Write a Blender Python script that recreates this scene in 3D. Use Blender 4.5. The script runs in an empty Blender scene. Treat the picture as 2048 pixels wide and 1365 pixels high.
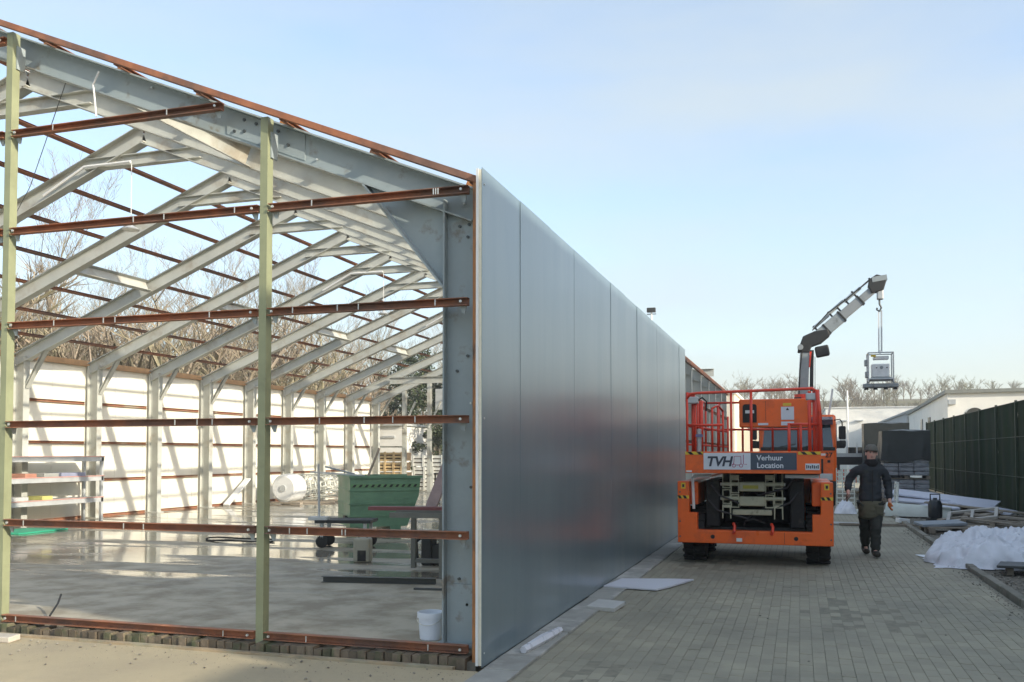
import bpy, bmesh, math, random
from mathutils import Vector, Matrix, Quaternion
random.seed(7)
R = math.radians
scene = bpy.context.scene
col = scene.collection

# ------------------------------------------------------------------ camera
cam_data = bpy.data.cameras.new('camera')
cam = bpy.data.objects.new('camera', cam_data)
col.objects.link(cam)
cam.location = (0, 0, 1.62)
cam.rotation_euler = (R(92.07), 0, R(17.515))
cam_data.sensor_width = 36.0
cam_data.lens = 32.06
cam_data.shift_y = 0.0774
cam_data.clip_start = 0.1
cam_data.clip_end = 3000
scene.camera = cam
scene.render.resolution_x = 1024
scene.render.resolution_y = 682

# ------------------------------------------------------------------ sky and sun
SUN = Vector((1.0, -0.33, 0.385)).normalized()
world = bpy.data.worlds.new('World')
scene.world = world
world.use_nodes = True
wt = world.node_tree
for n in list(wt.nodes): wt.nodes.remove(n)
wo = wt.nodes.new('ShaderNodeOutputWorld')
wb = wt.nodes.new('ShaderNodeBackground')
sky = wt.nodes.new('ShaderNodeTexSky')
sky.sky_type = 'NISHITA'
sky.sun_disc = False
sky.sun_elevation = math.asin(SUN.z)
sky.sun_rotation = math.atan2(SUN.x, SUN.y)
sky.altitude = 50
sky.air_density = 1.0
sky.dust_density = 2.2
sky.ozone_density = 1.6
# thin high cloud veil, the same all round
tc = wt.nodes.new('ShaderNodeTexCoord')
mp = wt.nodes.new('ShaderNodeMapping'); mp.inputs['Scale'].default_value = (1.2, 1.2, 5.0)
nz = wt.nodes.new('ShaderNodeTexNoise'); nz.inputs['Scale'].default_value = 1.6; nz.inputs['Detail'].default_value = 5; nz.inputs['Roughness'].default_value = .5
rp = wt.nodes.new('ShaderNodeValToRGB')
rp.color_ramp.elements[0].position = .40; rp.color_ramp.elements[0].color = (.18,.18,.18,1)
rp.color_ramp.elements[1].position = .66; rp.color_ramp.elements[1].color = (.64,.64,.64,1)
mx = wt.nodes.new('ShaderNodeMix'); mx.data_type = 'RGBA'
mx.inputs[7].default_value = (2.12, 2.30, 2.24, 1)
wt.links.new(tc.outputs['Generated'], mp.inputs['Vector'])
wt.links.new(mp.outputs['Vector'], nz.inputs['Vector'])
wt.links.new(nz.outputs['Fac'], rp.inputs['Fac'])
wt.links.new(rp.outputs['Color'], mx.inputs[0])
wt.links.new(sky.outputs['Color'], mx.inputs[6])
wt.links.new(mx.outputs[2], wb.inputs['Color'])
wb.inputs['Strength'].default_value = 0.14
wt.links.new(wb.outputs['Background'], wo.inputs['Surface'])

sl = bpy.data.lights.new('sun', 'SUN')
sl.energy = 2.4
sl.angle = R(0.55)
sl.color = (1.0, 0.91, 0.75)
so = bpy.data.objects.new('sun', sl)
col.objects.link(so)
so.location = (30, -10, 40)
so.rotation_euler = SUN.to_track_quat('Z', 'Y').to_euler()

vs = scene.view_settings
vs.view_transform = 'Standard'
vs.look = 'None'
vs.exposure = 1.38
vs.gamma = 1.0
vs.use_curve_mapping = False

# ------------------------------------------------------------------ helpers: objects
def tag(o, label=None, cat=None, group=None, kind=None):
    if label: o['label'] = label
    if cat: o['category'] = cat
    if group: o['group'] = group
    if kind: o['kind'] = kind
    return o

def thing(name, label, cat, loc=(0, 0, 0), rz=0, group=None):
    o = bpy.data.objects.new(name, None)
    col.objects.link(o)
    o.empty_display_size = .2
    o.location = loc
    o.rotation_euler = (0, 0, R(rz))
    return tag(o, label, cat, group)

def copy_tree(o, parent=None):
    kids = [c for c in o.children]
    c = o.copy()
    col.objects.link(c)
    if parent: c.parent = parent
    for k in kids: copy_tree(k, c)
    return c

class MB:
    def __init__(s): s.v = []; s.f = []
    def add(s, vs, fs):
        b = len(s.v)
        s.v += [Vector(p) for p in vs]
        s.f += [tuple(i + b for i in q) for q in fs]
        return s
    def box(s, x0, x1, y0, y1, z0, z1):
        return s.add([(x0,y0,z0),(x1,y0,z0),(x1,y1,z0),(x0,y1,z0),(x0,y0,z1),(x1,y0,z1),(x1,y1,z1),(x0,y1,z1)],
                     [(3,2,1,0),(4,5,6,7),(0,1,5,4),(1,2,6,5),(2,3,7,6),(3,0,4,7)])
    def obox(s, c, size, rot=(0,0,0)):
        m = Matrix.Translation(Vector(c)) @ (Matrix.Rotation(R(rot[2]),4,'Z') @ Matrix.Rotation(R(rot[1]),4,'Y') @ Matrix.Rotation(R(rot[0]),4,'X'))
        a, b, d = [x/2 for x in size]
        t = MB().box(-a,a,-b,b,-d,d)
        return s.add([m @ p for p in t.v], t.f)
    def frame(s, p0, p1, up=(0,0,1)):
        p0 = Vector(p0); p1 = Vector(p1); d = (p1-p0).normalized(); up = Vector(up)
        x = d.cross(up)
        if x.length < 1e-4: x = d.cross(Vector((0,1,0)))
        x.normalize(); y = x.cross(d).normalized()
        return p0, p1, x, y
    def prof(s, p0, p1, poly, up=(0,0,1)):
        p0, p1, x, y = s.frame(p0, p1, up)
        n = len(poly); vs = [p0 + x*a + y*b for a, b in poly] + [p1 + x*a + y*b for a, b in poly]
        fs = [(i, (i+1) % n, (i+1) % n + n, i+n) for i in range(n)]
        fs += [tuple(range(n-1, -1, -1)), tuple(range(n, 2*n))]
        return s.add(vs, fs)
    def bar(s, p0, p1, w, h, up=(0,0,1)):
        a, b = w/2, h/2
        return s.prof(p0, p1, [(-a,-b),(a,-b),(a,b),(-a,b)], up)
    def ibeam(s, p0, p1, w, h, t, tw, up=(0,0,1)):
        # web plus two flanges, as one section
        a, b, c = w/2, h/2, tw/2
        return s.prof(p0, p1, [(-a,-b),(a,-b),(a,-b+t),(c,-b+t),(c,b-t),(a,b-t),(a,b),(-a,b),(-a,b-t),(-c,b-t),(-c,-b+t),(-a,-b+t)], up)
    def chan(s, p0, p1, w, h, t, up=(0,0,1)):
        a, b = w/2, h/2
        return s.prof(p0, p1, [(-a,-b),(a,-b),(a,-b+t),(-a+t,-b+t),(-a+t,b-t),(a,b-t),(a,b),(-a,b)], up)
    def rtube(s, p0, p1, w, h, t, up=(0,0,1)):
        p0, p1, x, y = s.frame(p0, p1, up)
        def ring(p, k): return [p + x*(i*(w/2-k)) + y*(j*(h/2-k)) for i, j in ((-1,-1),(1,-1),(1,1),(-1,1))]
        vs = ring(p0,0)+ring(p1,0)+ring(p0,t)+ring(p1,t)
        fs = []
        for i in range(4):
            j = (i+1) % 4
            fs += [(i,j,j+4,i+4),(j+8,i+8,i+12,j+12),(j,i,i+8,j+8),(i+4,j+4,j+12,i+12)]
        return s.add(vs, fs)
    def cyl(s, p0, p1, r0, r1=None, n=12, cap=True):
        if r1 is None: r1 = r0
        p0, p1, x, y = s.frame(p0, p1)
        vs = [p0 + (x*math.cos(2*math.pi*i/n) + y*math.sin(2*math.pi*i/n))*r0 for i in range(n)]
        vs += [p1 + (x*math.cos(2*math.pi*i/n) + y*math.sin(2*math.pi*i/n))*r1 for i in range(n)]
        fs = [(i,(i+1)%n,(i+1)%n+n,i+n) for i in range(n)]
        if cap: fs += [tuple(range(n-1,-1,-1)), tuple(range(n,2*n))]
        return s.add(vs, fs)
    def tube(s, pts, r, n=6):
        pts = [Vector(p) for p in pts]
        rs = r if isinstance(r, (list, tuple)) else [r]*len(pts)
        b = len(s.v); vs = []; fs = []; prev = None
        for k, p in enumerate(pts):
            d = (pts[min(k+1,len(pts)-1)] - pts[max(k-1,0)]).normalized()
            if prev is None:
                x = d.cross(Vector((0,0,1)))
                if x.length < 1e-3: x = d.cross(Vector((0,1,0)))
            else: x = prev - d*prev.dot(d)
            x.normalize(); prev = x; y = d.cross(x)
            vs += [p + (x*math.cos(2*math.pi*i/n)+y*math.sin(2*math.pi*i/n))*rs[k] for i in range(n)]
        for k in range(len(pts)-1):
            fs += [(k*n+i, k*n+(i+1)%n, (k+1)*n+(i+1)%n, (k+1)*n+i) for i in range(n)]
        fs += [tuple(range(n-1,-1,-1)), tuple(range((len(pts)-1)*n, len(pts)*n))]
        return s.add(vs, fs)
    def lathe(s, prof, c=(0,0,0), n=20, axis='Z'):
        vs = []; fs = []; c = Vector(c); m = len(prof)
        for i in range(n):
            a = 2*math.pi*i/n
            for r, z in prof:
                p = Vector((r*math.cos(a), r*math.sin(a), z))
                if axis == 'X': p = Vector((p.z, p.x, p.y))
                if axis == 'Y': p = Vector((p.y, p.z, p.x))
                vs.append(c + p)
        for i in range(n):
            j = (i+1) % n
            fs += [(i*m+k, j*m+k, j*m+k+1, i*m+k+1) for k in range(m-1)]
        fs += [tuple(i*m for i in range(n-1,-1,-1)), tuple(i*m+m-1 for i in range(n))]
        return s.add(vs, fs)
    def prism(s, poly, y0, y1):
        # polygon in XZ, extruded in Y
        n = len(poly)
        vs = [(x,y0,z) for x,z in poly] + [(x,y1,z) for x,z in poly]
        fs = [(i,(i+1)%n,(i+1)%n+n,i+n) for i in range(n)] + [tuple(range(n-1,-1,-1)), tuple(range(n,2*n))]
        return s.add(vs, fs)
    def plate(s, poly, z0, z1):
        n = len(poly)
        vs = [(x,y,z0) for x,y in poly] + [(x,y,z1) for x,y in poly]
        fs = [(i,(i+1)%n,(i+1)%n+n,i+n) for i in range(n)] + [tuple(range(n-1,-1,-1)), tuple(range(n,2*n))]
        return s.add(vs, fs)
    def mesh(s, name, mat, off=(0,0,0), smooth=False):
        me = bpy.data.meshes.new(name)
        o = Vector(off)
        me.from_pydata([tuple(p-o) for p in s.v], [], s.f)
        if mat: me.materials.append(mat)
        bm = bmesh.new(); bm.from_mesh(me); bmesh.ops.recalc_face_normals(bm, faces=bm.faces); bm.to_mesh(me); bm.free()
        if smooth:
            me.polygons.foreach_set('use_smooth', [True]*len(me.polygons))
        me.update()
        return me
    def build(s, name, mat, parent=None, world=False, smooth=False, bevel=0, kind=None, auto=None):
        off = Vector((0,0,0))
        if parent is not None and world:
            off = Vector(parent.location)
            if parent.parent: off = off + Vector(parent.parent.location)
        if parent is None:
            xs = [p.x for p in s.v]; ys = [p.y for p in s.v]; zs = [p.z for p in s.v]
            off = Vector(((min(xs)+max(xs))/2, (min(ys)+max(ys))/2, min(zs)))
        me = s.mesh(name, mat, off, smooth or auto is not None)
        o = bpy.data.objects.new(name, me)
        col.objects.link(o)
        if parent is None: o.location = off
        else: o.parent = parent
        if auto is not None:
            me.set_sharp_from_angle(angle=R(auto))
        if bevel:
            b = o.modifiers.new('bevel', 'BEVEL'); b.width = bevel; b.segments = 2; b.limit_method = 'ANGLE'; b.angle_limit = R(40)
        if kind: o['kind'] = kind
        return o

def sub(parent):  # parts whose own origin is the thing's origin: children live in the same space
    return parent

# ------------------------------------------------------------------ helpers: materials
def M(name, c, r=.6, m=0., var=.18, vs=5., bump=0., bs=60., coat=0., rv=.12, c2=None, c2s=2.2, c2t=(.52,.66), obj=False, spec=.5, rnd=0., stretch=None, coat_r=.1):
    """procedural surface: two noises of colour, an optional second colour in blotches, roughness variation, bump"""
    mt = bpy.data.materials.new(name); mt.use_nodes = True
    nt = mt.node_tree; N = nt.nodes; L = nt.links
    bs_ = N['Principled BSDF']
    if obj:
        t = N.new('ShaderNodeTexCoord'); src = t.outputs['Object']
    else:
        t = N.new('ShaderNodeNewGeometry'); src = t.outputs['Position']
    if stretch:
        mpn = N.new('ShaderNodeMapping'); mpn.inputs['Scale'].default_value = stretch
        L.new(src, mpn.inputs['Vector']); src = mpn.outputs['Vector']
    n1 = N.new('ShaderNodeTexNoise'); n1.inputs['Scale'].default_value = vs; n1.inputs['Detail'].default_value = 6; n1.inputs['Roughness'].default_value = .62
    L.new(src, n1.inputs['Vector'])
    rm = N.new('ShaderNodeMapRange'); rm.inputs[1].default_value = .25; rm.inputs[2].default_value = .75; rm.inputs[3].default_value = 1-var; rm.inputs[4].default_value = 1+var
    L.new(n1.outputs['Fac'], rm.inputs[0])
    val = rm.outputs[0]
    if rnd:
        oi = N.new('ShaderNodeObjectInfo'); gi = N.new('ShaderNodeNewGeometry')
        ad = N.new('ShaderNodeMath'); ad.operation = 'ADD'; L.new(oi.outputs['Random'], ad.inputs[0]); L.new(gi.outputs['Random Per Island'], ad.inputs[1])
        fr = N.new('ShaderNodeMath'); fr.operation = 'FRACT'; L.new(ad.outputs[0], fr.inputs[0])
        rr = N.new('ShaderNodeMapRange'); rr.inputs[3].default_value = 1-rnd; rr.inputs[4].default_value = 1+rnd; L.new(fr.outputs[0], rr.inputs[0])
        mu = N.new('ShaderNodeMath'); mu.operation = 'MULTIPLY'; L.new(val, mu.inputs[0]); L.new(rr.outputs[0], mu.inputs[1]); val = mu.outputs[0]
    base = N.new('ShaderNodeRGB'); base.outputs[0].default_value = (*c, 1); cs = base.outputs[0]
    if c2:
        n2 = N.new('ShaderNodeTexNoise'); n2.inputs['Scale'].default_value = c2s; n2.inputs['Detail'].default_value = 7; n2.inputs['Roughness'].default_value = .65
        L.new(src, n2.inputs['Vector'])
        cr = N.new('ShaderNodeMapRange'); cr.inputs[1].default_value = c2t[0]; cr.inputs[2].default_value = c2t[1]; L.new(n2.outputs['Fac'], cr.inputs[0])
        mm = N.new('ShaderNodeMix'); mm.data_type = 'RGBA'; L.new(cr.outputs[0], mm.inputs[0]); L.new(cs, mm.inputs[6]); mm.inputs[7].default_value = (*c2, 1); cs = mm.outputs[2]
    vm = N.new('ShaderNodeVectorMath'); vm.operation = 'SCALE'; L.new(cs, vm.inputs[0]); L.new(val, vm.inputs['Scale'])
    L.new(vm.outputs[0], bs_.inputs['Base Color'])
    r2 = N.new('ShaderNodeMapRange'); r2.inputs[1].default_value = .3; r2.inputs[2].default_value = .7; r2.inputs[3].default_value = max(.02, r-rv); r2.inputs[4].default_value = min(1, r+rv)
    L.new(n1.outputs['Fac'], r2.inputs[0]); L.new(r2.outputs[0], bs_.inputs['Roughness'])
    bs_.inputs['Metallic'].default_value = m
    bs_.inputs['Specular IOR Level'].default_value = spec
    bs_.inputs['Coat Weight'].default_value = coat
    bs_.inputs['Coat Roughness'].default_value = coat_r
    if bump:
        n3 = N.new('ShaderNodeTexNoise'); n3.inputs['Scale'].default_value = bs; n3.inputs['Detail'].default_value = 4; L.new(src, n3.inputs['Vector'])
        bp = N.new('ShaderNodeBump'); bp.inputs['Strength'].default_value = bump; bp.inputs['Distance'].default_value = .01; L.new(n3.outputs['Fac'], bp.inputs['Height']); L.new(bp.outputs[0], bs_.inputs['Normal'])
    return mt

steel = M('galvanised_paint', (.47,.48,.44), .5, .0, .12, 3, .05, 90, c2=(.37,.34,.28), c2s=1.9, c2t=(.54,.68))
steel_front = M('shaded_front_steel', (.31,.36,.37), .48, 0, .12, 3, .05, 90, c2=(.21,.20,.17), c2s=3.0, c2t=(.57,.66))  # front frame steel: its shade is put into a darker, bluer base
post_paint = M('sage_paint', (.265,.285,.17), .55, 0, .16, 4, .05, 80, c2=(.19,.20,.12), c2s=3, c2t=(.6,.75))
primer = M('rusty_primer', (.315,.125,.062), .7, 0, .35, 7, .15, 60, c2=(.19,.105,.075), c2s=1.3, c2t=(.44,.60))
primer_post = M('corner_primer', (.44,.185,.065), .65, 0, .3, 7, .2, 50, c2=(.14,.075,.045), c2s=2.5, c2t=(.5,.66), stretch=(6,6,1.2))
bolt_m = M('bolt_steel', (.10,.11,.11), .5, .6, .2)
bolt_l = M('bolt_zinc', (.62,.63,.60), .4, .5, .15)
white_panel = M('white_panel', (.80,.78,.68), .5, 0, .05, 2, 0, 40, c2=(.70,.69,.64), c2s=.8, c2t=(.55,.8))
foam_core = M('foam_core', (.74,.71,.58), .85, 0, .08, 20)
orange = M('orange_paint', (.88,.135,.012), .42, 0, .1, 3, .03, 70, coat=.12, c2=(.52,.085,.022), c2s=2.4, c2t=(.52,.74), rv=.2)
redrail = M('red_orange_rail', (.80,.062,.025), .42, 0, .12, 6, coat=.1, c2=(.55,.06,.03), c2s=5, c2t=(.58,.7))
black = M('black_rubber', (.018,.018,.017), .75, 0, .3, 8, .2, 50, c2=(.05,.045,.036), c2s=7, c2t=(.55,.68))
darkmetal = M('dark_machinery', (.03,.031,.03), .6, .2, .4, 8, .1, 50)
cream = M('cream_machine_paint', (.44,.43,.30), .45, 0, .15, 8, coat=.1, c2=(.22,.20,.13), c2s=6, c2t=(.6,.72))
grey_m = M('grey_crane_paint', (.27,.30,.31), .42, 0, .15, 4, coat=.2, c2=(.13,.14,.14), c2s=3, c2t=(.58,.72))
lgrey = M('light_grey_sheet', (.5,.52,.52), .4, .2, .12, 4)
white_p = M('white_paint', (.74,.75,.74), .5, 0, .08, 4)
dark_slate = M('slate_sign', (.055,.075,.11), .45, 0, .08, 6)
sign_white = M('sign_white', (.68,.71,.76), .4, 0, .05, 6)
yellow = M('yellow_sticker', (.75,.52,.04), .5, 0, .08)
glass = M('tinted_glass', (.035,.06,.075), .08, 0, .05, 3, spec=.9)
concrete = M('concrete', (.36,.35,.31), .85, 0, .2, 7, .25, 50, c2=(.26,.25,.22), c2s=3, c2t=(.5,.7))
wood = M('raw_wood', (.42,.29,.15), .75, 0, .3, 7, .2, 60, stretch=(1,1,4), rnd=.25)
grey_wood = M('weathered_wood', (.27,.23,.18), .85, 0, .3, 7, .3, 60, rnd=.3)
green_paint = M('green_skip_paint', (.13,.25,.155), .5, 0, .15, 4, .04, 60, c2=(.10,.19,.12), c2s=3, c2t=(.56,.7))
plastic_film = M('white_film', (.70,.72,.77), .35, 0, .08, 4, .3, 14, rv=.2)
tarp = M('dark_tarp', (.030,.035,.033), .5, 0, .25, 5, .3, 30)
# ================================================================== THE SETTING
import numpy as np
def sheet(name, x0, x1, y0, y1, z, mat, kind='structure', parent=None, n=1, world=False):
    b = MB()
    for i in range(n):
        for j in range(n):
            xa, xb = x0+(x1-x0)*i/n, x0+(x1-x0)*(i+1)/n; ya, yb = y0+(y1-y0)*j/n, y0+(y1-y0)*(j+1)/n
            b.add([(xa,ya,z),(xb,ya,z),(xb,yb,z),(xa,yb,z)], [(0,1,2,3)])
    o = b.build(name, mat, parent, world)
    if kind: o['kind'] = kind
    return o

ground_m = M('rough_ground', (.17,.155,.115), .95, 0, .3, .6, .4, 12, c2=(.10,.115,.05), c2s=.12, c2t=(.45,.6))
ground = sheet('ground', -900, 900, -300, 1500, -.07, ground_m)

# --- block paving: joint bed, pavers near the camera as pieces, brick texture beyond
joint_m = M('paving_joint', (.24,.225,.17), .95, 0, .3, 12, .3, 80)
paver_m = M('concrete_paver', (.345,.318,.235), .8, 0, .16, 1.3, .3, 90, c2=(.265,.25,.19), c2s=.55, c2t=(.40,.64), rnd=.075)
lane = sheet('paved_lane', -2.28, 2.20, -3, 15.0, -.006, joint_m)
LX0, LX1 = -1.98, 2.18
pw, pl = .098, .2
cells = []
nx = int((LX1-LX0)/pw)
for i in range(nx):
    for j in range(int(10.3/pl)):
        x = LX0 + (i+.5)*pw; y = 4.6 + (j+.5)*pl + (pl/2 if i % 2 else 0)
        cells.append((x, y))
def paver_mb(b, x, y, h=0):
    a, c = pw/2-.0017, pl/2-.0017; e = .0025; z0, z1 = -.03, h
    b.add([(x-a,y-c,z0),(x+a,y-c,z0),(x+a,y+c,z0),(x-a,y+c,z0),
           (x-a,y-c,z1-e),(x+a,y-c,z1-e),(x+a,y+c,z1-e),(x-a,y+c,z1-e),
           (x-a+e,y-c+e,z1),(x+a-e,y-c+e,z1),(x+a-e,y+c-e,z1),(x-a+e,y+c-e,z1)],
          [(0,1,5,4),(1,2,6,5),(2,3,7,6),(3,0,4,7),(4,5,9,8),(5,6,10,9),(6,7,11,10),(7,4,8,11),(8,9,10,11)])
cyaw, syaw = math.cos(R(17.515)), math.sin(R(17.515))
def vis(x, y):
    d = -x*syaw + y*cyaw; l = x*cyaw + y*syaw
    return d > 6.35 and -.57*d < l < .57*d
near = sorted([c for c in cells if vis(*c)], key=lambda c: c[0]**2 + c[1]**2)
ind = set(near[:300])
pm = MB(); paver_mb(pm, 0, 0); pmesh = pm.mesh('paver', paver_m)
rest = MB()
for c in cells:
    h = random.uniform(-.003, .002)-.006*max(0,math.sin(c[0]*1.7+.6)*math.sin(c[1]*.8))
    if c in ind:
        o = bpy.data.objects.new('paver', pmesh); col.objects.link(o); o.parent = lane
        o.location = (c[0]-lane.location.x, c[1]-lane.location.y, h-lane.location.z)
        o.rotation_euler = (R(random.uniform(-.5,.5)), R(random.uniform(-.5,.5)), R(random.uniform(-.5,.5)))
    else: paver_mb(rest, c[0], c[1], h)
rest.build('paver_field', paver_m, lane, True, kind='stuff')

def brick_mat(name, c1, c2, mortar, sx, sy, ms, r=.85, rot=0, off=.5):
    mt = bpy.data.materials.new(name); mt.use_nodes = True; nt = mt.node_tree; N = nt.nodes; L = nt.links; b = N['Principled BSDF']
    g = N.new('ShaderNodeNewGeometry'); mpn = N.new('ShaderNodeMapping'); mpn.inputs['Rotation'].default_value = (0,0,R(rot))
    L.new(g.outputs['Position'], mpn.inputs['Vector'])
    t = N.new('ShaderNodeTexBrick'); t.inputs['Scale'].default_value = 1; t.inputs['Brick Width'].default_value = sx; t.inputs['Row Height'].default_value = sy
    t.inputs['Mortar Size'].default_value = ms; t.inputs['Color1'].default_value = (*c1,1); t.inputs['Color2'].default_value = (*c2,1); t.inputs['Mortar'].default_value = (*mortar,1); t.offset = off
    L.new(mpn.outputs['Vector'], t.inputs['Vector'])
    n = N.new('ShaderNodeTexNoise'); n.inputs['Scale'].default_value = .8; n.inputs['Detail'].default_value = 6; L.new(g.outputs['Position'], n.inputs['Vector'])
    mr = N.new('ShaderNodeMapRange'); mr.inputs[1].default_value=.3; mr.inputs[2].default_value=.7; mr.inputs[3].default_value=.75; mr.inputs[4].default_value=1.2; L.new(n.outputs['Fac'], mr.inputs[0])
    v = N.new('ShaderNodeVectorMath'); v.operation='SCALE'; L.new(t.outputs['Color'], v.inputs[0]); L.new(mr.outputs[0], v.inputs['Scale']); L.new(v.outputs[0], b.inputs['Base Color'])
    b.inputs['Roughness'].default_value = r
    bp = N.new('ShaderNodeBump'); bp.inputs['Strength'].default_value=.4; bp.inputs['Distance'].default_value=.005; bp.invert = True; L.new(t.outputs['Fac'], bp.inputs['Height']); L.new(bp.outputs[0], b.inputs['Normal'])
    return mt
far_paving = brick_mat('far_paving', (.345,.318,.24), (.31,.29,.215), (.23,.215,.16), pl, pw, .006, rot=90)
sheet('far_lane', -2.28, 2.20, 15.002, 120, -.008, far_paving)
sheet('yard_paving', -40, -2.28, 33.2, 120, -.03, far_paving)
sheet('side_yard', 2.2, 12, 45, 120, -.028, far_paving)

# --- concrete edge strip along the cladding
strip_m = M('edge_strip_concrete', (.34,.335,.30), .85, 0, .2, 5, .35, 60, c2=(.50,.49,.45), c2s=1.6, c2t=(.52,.64), rnd=.12)
strip = sheet('edge_strip', -2.285, -1.985, 4.0, 33, -.02, joint_m)
y = 4.0
while y < 32:
    L_ = random.choice((.48, .5, .52))
    b = MB().obox((-2.135+random.uniform(-.006,.006), y+L_/2, -.028+random.uniform(0,.006)), (.285, L_-.012, .08), (random.uniform(-.4,.4), random.uniform(-.6,.6), random.uniform(-.5,.5)))
    b.build('edge_slab', strip_m, strip, True, bevel=.006)
    y += L_

# --- forecourt in front of the open gable: trodden sand on concrete
sand_m = M('sandy_forecourt', (.43,.365,.24), .92, 0, .14, 2.2, .35, 70, c2=(.34,.29,.20), c2s=1.1, c2t=(.5,.68))
sheet('forecourt', -26, -2.30, -3, 6.46, -.006, sand_m)

# --- kerb and gravel strip on the right
kerb_m = M('kerb_concrete', (.25,.235,.19), .9, 0, .25, 8, .4, 70, c2=(.15,.15,.11), c2s=4, c2t=(.5,.68), rnd=.15)
kerb = sheet('kerb', 2.20, 2.34, 2, 45, -.03, joint_m)
y = 2.0
while y < 44.5:
    b = MB().obox((2.27+random.uniform(-.012,.012), y+.5, -.03+random.uniform(-.006,.012)), (.10, .985, .17), (random.uniform(-.4,.4), random.uniform(-1.5,1.5), random.uniform(-.6,.6)))
    b.build('kerb_stone', kerb_m, kerb, True, bevel=.012)
    y += 1.0
gravel_m = M('gravel_bed', (.15,.135,.105), .95, 0, .45, 30, .9, 45, c2=(.22,.20,.16), c2s=9, c2t=(.5,.6))
gravel = sheet('gravel_strip', 2.32, 5.6, 2, 46, -.012, gravel_m)
stone_m = M('gravel_stone', (.24,.22,.18), .9, 0, .3, 20, .2, 60, rnd=.4)
def pebble(b, x, y, z, r):
    a = random.uniform(0, 6.28); vs = []
    k = [random.uniform(.6,1.15) for _ in range(8)]
    for i in range(5):
        t = a + i*1.2566
        vs.append((x+r*k[i]*math.cos(t), y+r*k[i]*math.sin(t)*.8, z+random.uniform(-.2,.2)*r))
    vs += [(x,y,z+r*.6*k[6]), (x,y,z-r*.5)]
    fs = [(i,(i+1)%5,5) for i in range(5)] + [((i+1)%5,i,6) for i in range(5)]
    b.add(vs, fs)
gb = MB()
for _ in range(9000):
    y = 9.5 + 22*random.random()**1.7; x = random.uniform(2.36, 5.5)
    pebble(gb, x, y, -.004+random.uniform(0,.012), random.uniform(.008,.026))
for _ in range(420):   # spill over the kerb onto the paving
    y = random.uniform(9.6, 21); x = 2.2 - abs(random.gauss(0,.10))
    pebble(gb, x, y, .004, random.uniform(.006,.018))
gs = gb.build('gravel_stones', stone_m, None); tag(gs, 'loose brown gravel stones scattered between kerb and dark fence', 'gravel', kind='stuff')
fb = MB()
for _ in range(1200):
    x = random.uniform(-9, 2.0); y = (6.40 - abs(random.gauss(0,.35))) if x < -2.3 else random.uniform(6.2, 14)
    if x > -2.3 and random.random() < .75: continue
    pebble(fb, x, y, .002, random.uniform(.003,.006) if random.random()<.85 else random.uniform(.008,.018))
fs_ = fb.build('loose_grit', stone_m, None); tag(fs_, 'small grit and crumbs lying on the paving before the hall', 'grit', kind='stuff')

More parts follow.
